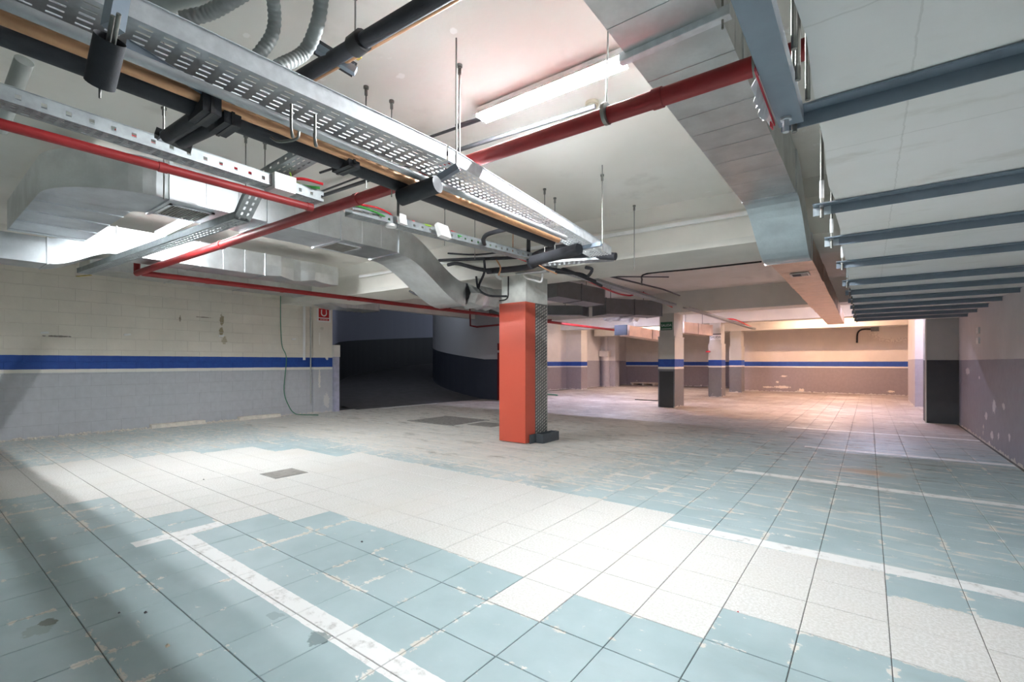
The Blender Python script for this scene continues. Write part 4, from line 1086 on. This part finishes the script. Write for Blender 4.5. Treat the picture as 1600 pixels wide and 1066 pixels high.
wire([(-4.511,4.575,3.270), (-4.581,5.106,3.260), (-4.639,5.695,3.260), (-4.749,6.659,3.260)], 'red_wire', 'red wire bundle running to the red clad column', .018)
wire([(-4.448,4.633,3.220), (-4.474,5.268,3.220), (-4.519,5.950,3.220), (-4.502,6.367,3.220)], 'green_wire', 'green wire running to the red clad column', .014)
wire([(-4.526,8.326,3.160), (-4.870,10.490,3.180), (-4.781,11.236,3.180), (-4.408,11.141,3.200), (-4.653,14.003,3.140)], 'red_wire', 'red wire bundle on the rear tray', .022)
wire([(-4.186,15.671,3.120), (-4.343,18.849,3.140), (-4.079,19.716,3.140), (-4.323,24.221,3.120)], 'red_wire', 'red wire on the farthest tray', .03)

# ------------------------------------------------------------------ right side: hung slab on steel channels
t = thing('hung_slab', 'broad whitewashed slab hung low along the right wall', 'slab'); t['kind'] = 'structure'
mb = MB(); n_ = 60; top = []; vs = []
for i in range(n_ + 1):
    y = -4 + i * (15.4 + 4) / n_
    xe = -0.17 - 0.004 * y + random.uniform(-.008, .008) * (1 if i % 3 else 2)
    vs += [(xe, y, 2.565), (XR, y, 2.565), (XR, y, 2.70), (xe + random.uniform(-.005, .005), y, 2.70)]
fs = []
for i in range(n_):
    for k in range(4):
        k2 = (k + 1) % 4; fs.append((i * 4 + k, i * 4 + k2, i * 4 + 4 + k2, i * 4 + 4 + k))
fs += [(0, 3, 2, 1), (n_ * 4, n_ * 4 + 1, n_ * 4 + 2, n_ * 4 + 3)]
mb.add(vs, fs); mb.build('soffit', M['slab'], t)
def channel(y, label, xl=-0.30, pale=False, rods=True, z=2.5):
    t = thing('steel_channel', label, 'channel', 'steel channels under the hung slab')
    # L section: horizontal leg against slab, vertical web facing the viewer
    MB().box(xl, XR, y - .003, y + .003, z - .005, 2.562).box(xl, XR, y - .07, y + .0, 2.553, 2.562).build('angle', M['steel'], t)
    MB().box(xl - .002, xl + (.10 if pale else .03), y - .006, y - .003, z - .006, 2.55).build('end_plate', M['steel_light' if pale else 'steel'], t)
    if rods:
        MB().tube([(xl + .05, y - .03, 2.47), (xl + .05, y - .03, CEIL)], .011, 8).build('rod', M['rod'], t)
        MB().tube([(xl + .05, y - .03, 2.60), (xl + .05, y - .03, 2.72)], .014, 8).build('coupler', M['tray'], t)
        MB().tube([(xl + .05, y - .03, 2.54), (xl + .05, y - .03, 2.555)], .016, 6).build('nut', M['tray'], t)
    base(t, (xl, y, 2.5)); return t
names = ['nearest', 'second nearest', 'third nearest', 'fourth nearest', 'fifth nearest', 'sixth nearest', 'seventh', 'eighth', 'ninth', 'tenth', 'farthest']
for i, y in enumerate((2.34, 3.82, 4.88, 6.1, 7.55, 8.6, 9.75, 10.9, 12.0, 13.1, 14.2)):
    channel(y, names[i] + ' grey steel channel under the hung slab' + (', meeting the steel plate' if i == 0 else ''), pale=i in (1, 2), xl=-0.30 if i < 3 else -0.27)
t = thing('steel_plate', 'long grey steel channel above the caution tape, running back overhead', 'channel')
MB().box(-0.305, -0.215, -3.0, 2.30, 2.50, 2.506).box(-0.305, -0.300, -3.0, 2.30, 2.506, 2.56).box(-0.220, -0.215, -3.0, 2.30, 2.506, 2.56).build('web', M['steel'], t)
MB().tube([(-0.27, 2.22, 2.44), (-0.27, 2.22, 2.52)], .012, 8).tube([(-0.27, 2.22, 2.49), (-0.27, 2.22, 2.50)], .022, 6).build('bolt', M['tray'], t)
for (x, y, lb) in ((-0.19, 1.75, 'rod nearest the top edge between steel plate and hung slab'), (-0.20, 1.95, 'middle rod between steel plate and hung slab'), (-0.185, 2.12, 'rod nearest the bolt between steel plate and hung slab')):
    tag(MB().tube([(x, y, 2.5), (x, y, CEIL)], .009, 8).build('threaded_rod', M['rod']), lb, 'rod', 'rods beside the steel plate')
# caution tape rag
t = thing('caution_tape', 'torn red and white tape hanging from the steel plate', 'tape')
mb = MB(); vs = []; n_ = 16
for i in range(n_ + 1):
    f = i / n_; y = 1.83 + .36 * f
    wdt = .015 + .05 * math.sin(math.pi * min(1, f * 1.15)) + random.uniform(-.012, .012)
    vs += [(-0.310, y, 2.50 - .01 * f), (-0.325 - .012 * (i % 2), y + .01, 2.50 - wdt)]
mb.add(vs, [(2 * i, 2 * i + 1, 2 * i + 3, 2 * i + 2) for i in range(n_)])
o = mb.build('torn_strip', M['tape_white'], t)
MB().bar((-0.309, 1.78, 2.495), (-0.311, 2.22, 2.485), .004, .012).bar((-0.318, 2.16, 2.465), (-0.318, 2.22, 2.475), .004, .02).build('red_edge', M['tape_red'], t)

# ------------------------------------------------------------------ floor items
t = thing('drain_cover', 'small rectangular worn drain cover in the bare tiles', 'drain')
MB().box(-6.45, -6.06, 2.97, 3.37, 0.0, .006).build('plate', M['drain'], t)
MB().box(-6.47, -6.04, 2.95, 2.97, 0, .004).box(-6.47, -6.04, 3.37, 3.39, 0, .004).box(-6.47, -6.45, 2.97, 3.37, 0, .004).box(-6.06, -6.04, 2.97, 3.37, 0, .004).build('frame', M['grate'], t)
for i, (x, y, s_, lb) in enumerate(((-2.934, .869, .014, 'brown curled flake on the green paint in the pipe shadow'), (-3.43, .906, .012, 'small dark chip in the pipe shadow near the left edge'), (-3.55, .81, .009, 'tiny dark chip left of the small dark one in the pipe shadow'),
                                    (-6.73, 2.38, .012, 'dark crumb on the bare tiles left of the drain cover'), (-3.35, 2.35, .012, 'black crumb at the edge of the bare tiles'), (-0.62, 3.05, .006, 'tiny red crumb on the bare tiles at right'))):
    MBx = MB(); MBx.add([(-s_, -s_ * .6, 0), (s_, -s_ * .7, 0), (s_ * .8, s_ * .6, 0), (-s_ * .7, s_ * .8, 0), (0, 0, s_ * .9), (s_ * .5, 0, s_ * .6)], [(0, 1, 5, 4), (1, 2, 5), (2, 3, 4, 5), (3, 0, 4), (3, 2, 1, 0)])
    tag(MBx.build('floor_crumb', M['tape_red'] if i == 5 else M['pallet'] if i == 0 else M['conduit'], loc=(x, y, .001)), lb, 'crumb')
t = thing('floor_grate', 'dark iron grate set in the floor before the ramp', 'grate')
mb = MB()
for i in range(14): mb.box(-9.3 + i * .11, -9.25 + i * .11, 7.95, 9.2, .0, .012)
mb.build('bars', M['grate'], t); MB().box(-9.35, -7.75, 7.9, 7.95, 0, .014).box(-9.35, -7.75, 9.2, 9.25, 0, .014).build('frame', M['grate'], t)
MB().box(-7.65, -6.9, 8.3, 8.9, 0, .008).build('blank_plate', M['grate'], t)
def curb(y0, y1, label):
    mb = MB(); vs = []; n_ = 10
    for i in range(n_ + 1):
        y = y0 + (y1 - y0) * i / n_
        j = random.uniform(-.012, .012)
        vs += [(-12.98, y, 0), (-12.82 + j, y, 0), (-12.84 + j, y, .085 + random.uniform(-.008, .004)), (-12.98, y, .09)]
    fs = []
    for i in range(n_):
        for k in range(4):
            k2 = (k + 1) % 4; fs.append((i * 4 + k, i * 4 + k2, i * 4 + 4 + k2, i * 4 + 4 + k))
    fs += [(0, 3, 2, 1), (n_ * 4, n_ * 4 + 1, n_ * 4 + 2, n_ * 4 + 3)]
    mb.add(vs, fs); return tag(mb.build('broken_curb', M['debris']), label, 'curb')
curb(3.5, 4.58, 'left white broken curb piece at the foot of the left wall')
curb(5.36, 6.42, 'right white broken curb piece at the foot of the left wall')
mb = MB()
for i in range(260):
    y = random.choice([random.uniform(1.3, 3.5), random.uniform(4.6, 5.35), random.uniform(1.0, 7.4)]); x = XL + abs(random.gauss(0.04, .05)) + .045
    s = random.uniform(.008, .035); z = random.uniform(0, .03) if x < XL + .08 else 0
    mb.add([(x - s, y - s, z), (x + s, y - s * .6, z), (x + s * .7, y + s, z), (x - s, y + s * .8, z), (x, y, z + s * .9)], [(0, 1, 4), (1, 2, 4), (2, 3, 4), (3, 0, 4), (3, 2, 1, 0)])
tag(mb.build('plaster_rubble', M['debris']), 'crumbs of fallen plaster along the foot of the left wall', 'rubble', kind='stuff')
tag(MB().tube(arc([(-12.88, 6.43, 3.44), (-12.9, 6.44, 2.6), (-12.88, 6.47, 1.96), (-12.86, 6.58, 1.6), (-12.87, 6.52, .72), (-12.85, 6.65, .27), (-12.82, 6.80, .06), (-12.7, 6.98, .015), (-12.3, 7.2, .012)], 6), .012, 8).build('green_hose', M['green_hose']), 'thin green hose hanging down the left wall to the floor', 'hose')
tag(MB().tube([(-12.9, 7.12, 3.2), (-12.9, 7.12, 1.56)], .035, 12).build('white_downpipe', M['white_plastic']), 'white plastic downpipe on the left wall ending in the blue stripe', 'pipe')
tag(MB().tube([(-12.93, 7.33, 3.2), (-12.93, 7.33, .3)], .018, 8).build('wall_conduit', M['grey_pipe']), 'slim grey conduit beside the white downpipe', 'conduit')
# wall clips
for i, p in enumerate(((-12.980,1.801,2.081), (-12.980,3.100,2.104), (-12.980,4.985,2.161), (-12.980,6.854,2.155))):
    o = MB().box(-.006, .01, -.06, .06, -.02, .02).build('wall_clip', M['white_plastic'])
    o.location = p; o.rotation_euler = (random.choice([-.35, .1, .12]) if i == 0 else .15, 0, 0)
    tag(o, ('leftmost white clip on the left wall', 'second white clip from the left on the left wall', 'third white clip, below the brown stain', 'last white clip on the left wall, right of the green hose')[i], 'clip', 'white clips on the left wall')
for (z0, z1, y) in ((2.36, 2.56, 4.96), (2.16, 2.32, 4.98)):
    pass
# pallet-like debris, black lump on the ramp, tube on the floor
t = thing('board_stack', 'pale boards lying on the floor before the far wall, left of the exit sign column', 'boards')
c = (-11.592,29.845,0.000)
for k in range(3): MB().box(c[0] - .9, c[0] + .8, c[1] - .5 + k * .35, c[1] - .3 + k * .35, .12, .17).build('board', M['pallet'], t)
for k in range(3): MB().box(c[0] - .8 + k * .7, c[0] - .68 + k * .7, c[1] - .5, c[1] + .4, 0, .12).build('bearer', M['pallet'], t)
c = (-14.447,15.843,0.020); tag(MB().bar((c[0] - .15, c[1], .05), (c[0] + .15, c[1], .05), .2, .1).build('black_lump', M['black']), 'small black lump at the foot of the curved wall', 'debris')
c = (-17.174,13.755,0.050); tag(MB().bar((c[0] - .12, c[1], .06), (c[0] + .12, c[1], .06), .1, .03).build('scrap_piece', M['debris']), 'small pale scrap lying on the ramp', 'debris')
c = (-11.453,17.953,0.000); tag(MB().tube(arc([(c[0] - .5, c[1], .03), (c[0], c[1] + .1, .03), (c[0] + .4, c[1] - .05, .03)]), .03, 8).build('floor_hose', M['green_hose']), 'short dark green hose on the floor right of the red clad column', 'hose')
c = (-6.880,17.846,0.000); tag(MB().bar((c[0] - .5, c[1], .015), (c[0] + .4, c[1], .015), .12, .03).build('dark_strip', M['black']), 'dark strip lying left of the exit sign column', 'debris')
# far wall conduit, pipes and vertical duct
pts = arc([(-0.1, 27.4, 2.42), (-0.1, 27.4, 2.95), (0.05, 27.4, 3.12), (0.9, 27.4, 3.15)], 5)
t = thing('far_conduit', 'black conduit bent in an L high on the far wall', 'conduit')
c0 = (-0.423,27.400,2.410); c1 = (-0.399,27.400,2.861); c2 = (-0.230,27.400,3.034); c3 = (0.127,27.400,3.034)
MB().tube(arc([c0, c1, c2, c3], 4), .035, 8).build('tube', M['black'], t)
q = (0.244,27.380,3.028); MB().box(q[0] - .15, q[0] + .15, 27.3, 27.43, q[2] - .1, q[2] + .1).build('box', M['hose'], t)
t = thing('round_column_pipe', 'pale round pipe with a collar standing before the far left pier', 'pipe')
c = (-12.874,26.812,0.000)
MB().tube([(c[0], c[1] - .3, 0), (c[0], c[1] - .3, 1.9)], .24, 14).build('lower_pipe', M['far_plain'], t)
MB().tube([(c[0], c[1] - .3, 1.9), (c[0], c[1] - .3, 3.8)], .12, 12).build('upper_pipe', M['far_plain'], t)
MB().box(c[0] - .3, c[0] + .3, c[1] - .6, c[1] - .05, 1.85, 2.2).build('collar', M['far_plain'], t)
tag(MB().box(-5.62, -5.45, 21.30, 21.38, 1.93, 1.99).build('red_tag', M['tape_red']), 'small red tag stuck on the second rear column', 'tag')
t = thing('wall_socket', 'white electric sockets high on the right wall', 'socket')
for (y, z) in ((12.9, 2.12), (12.9, 1.92)):
    MB().box(XR - .03, XR, y - .12, y + .12, z - .06, z + .06).build('socket_plate', M['white_plastic'], t)
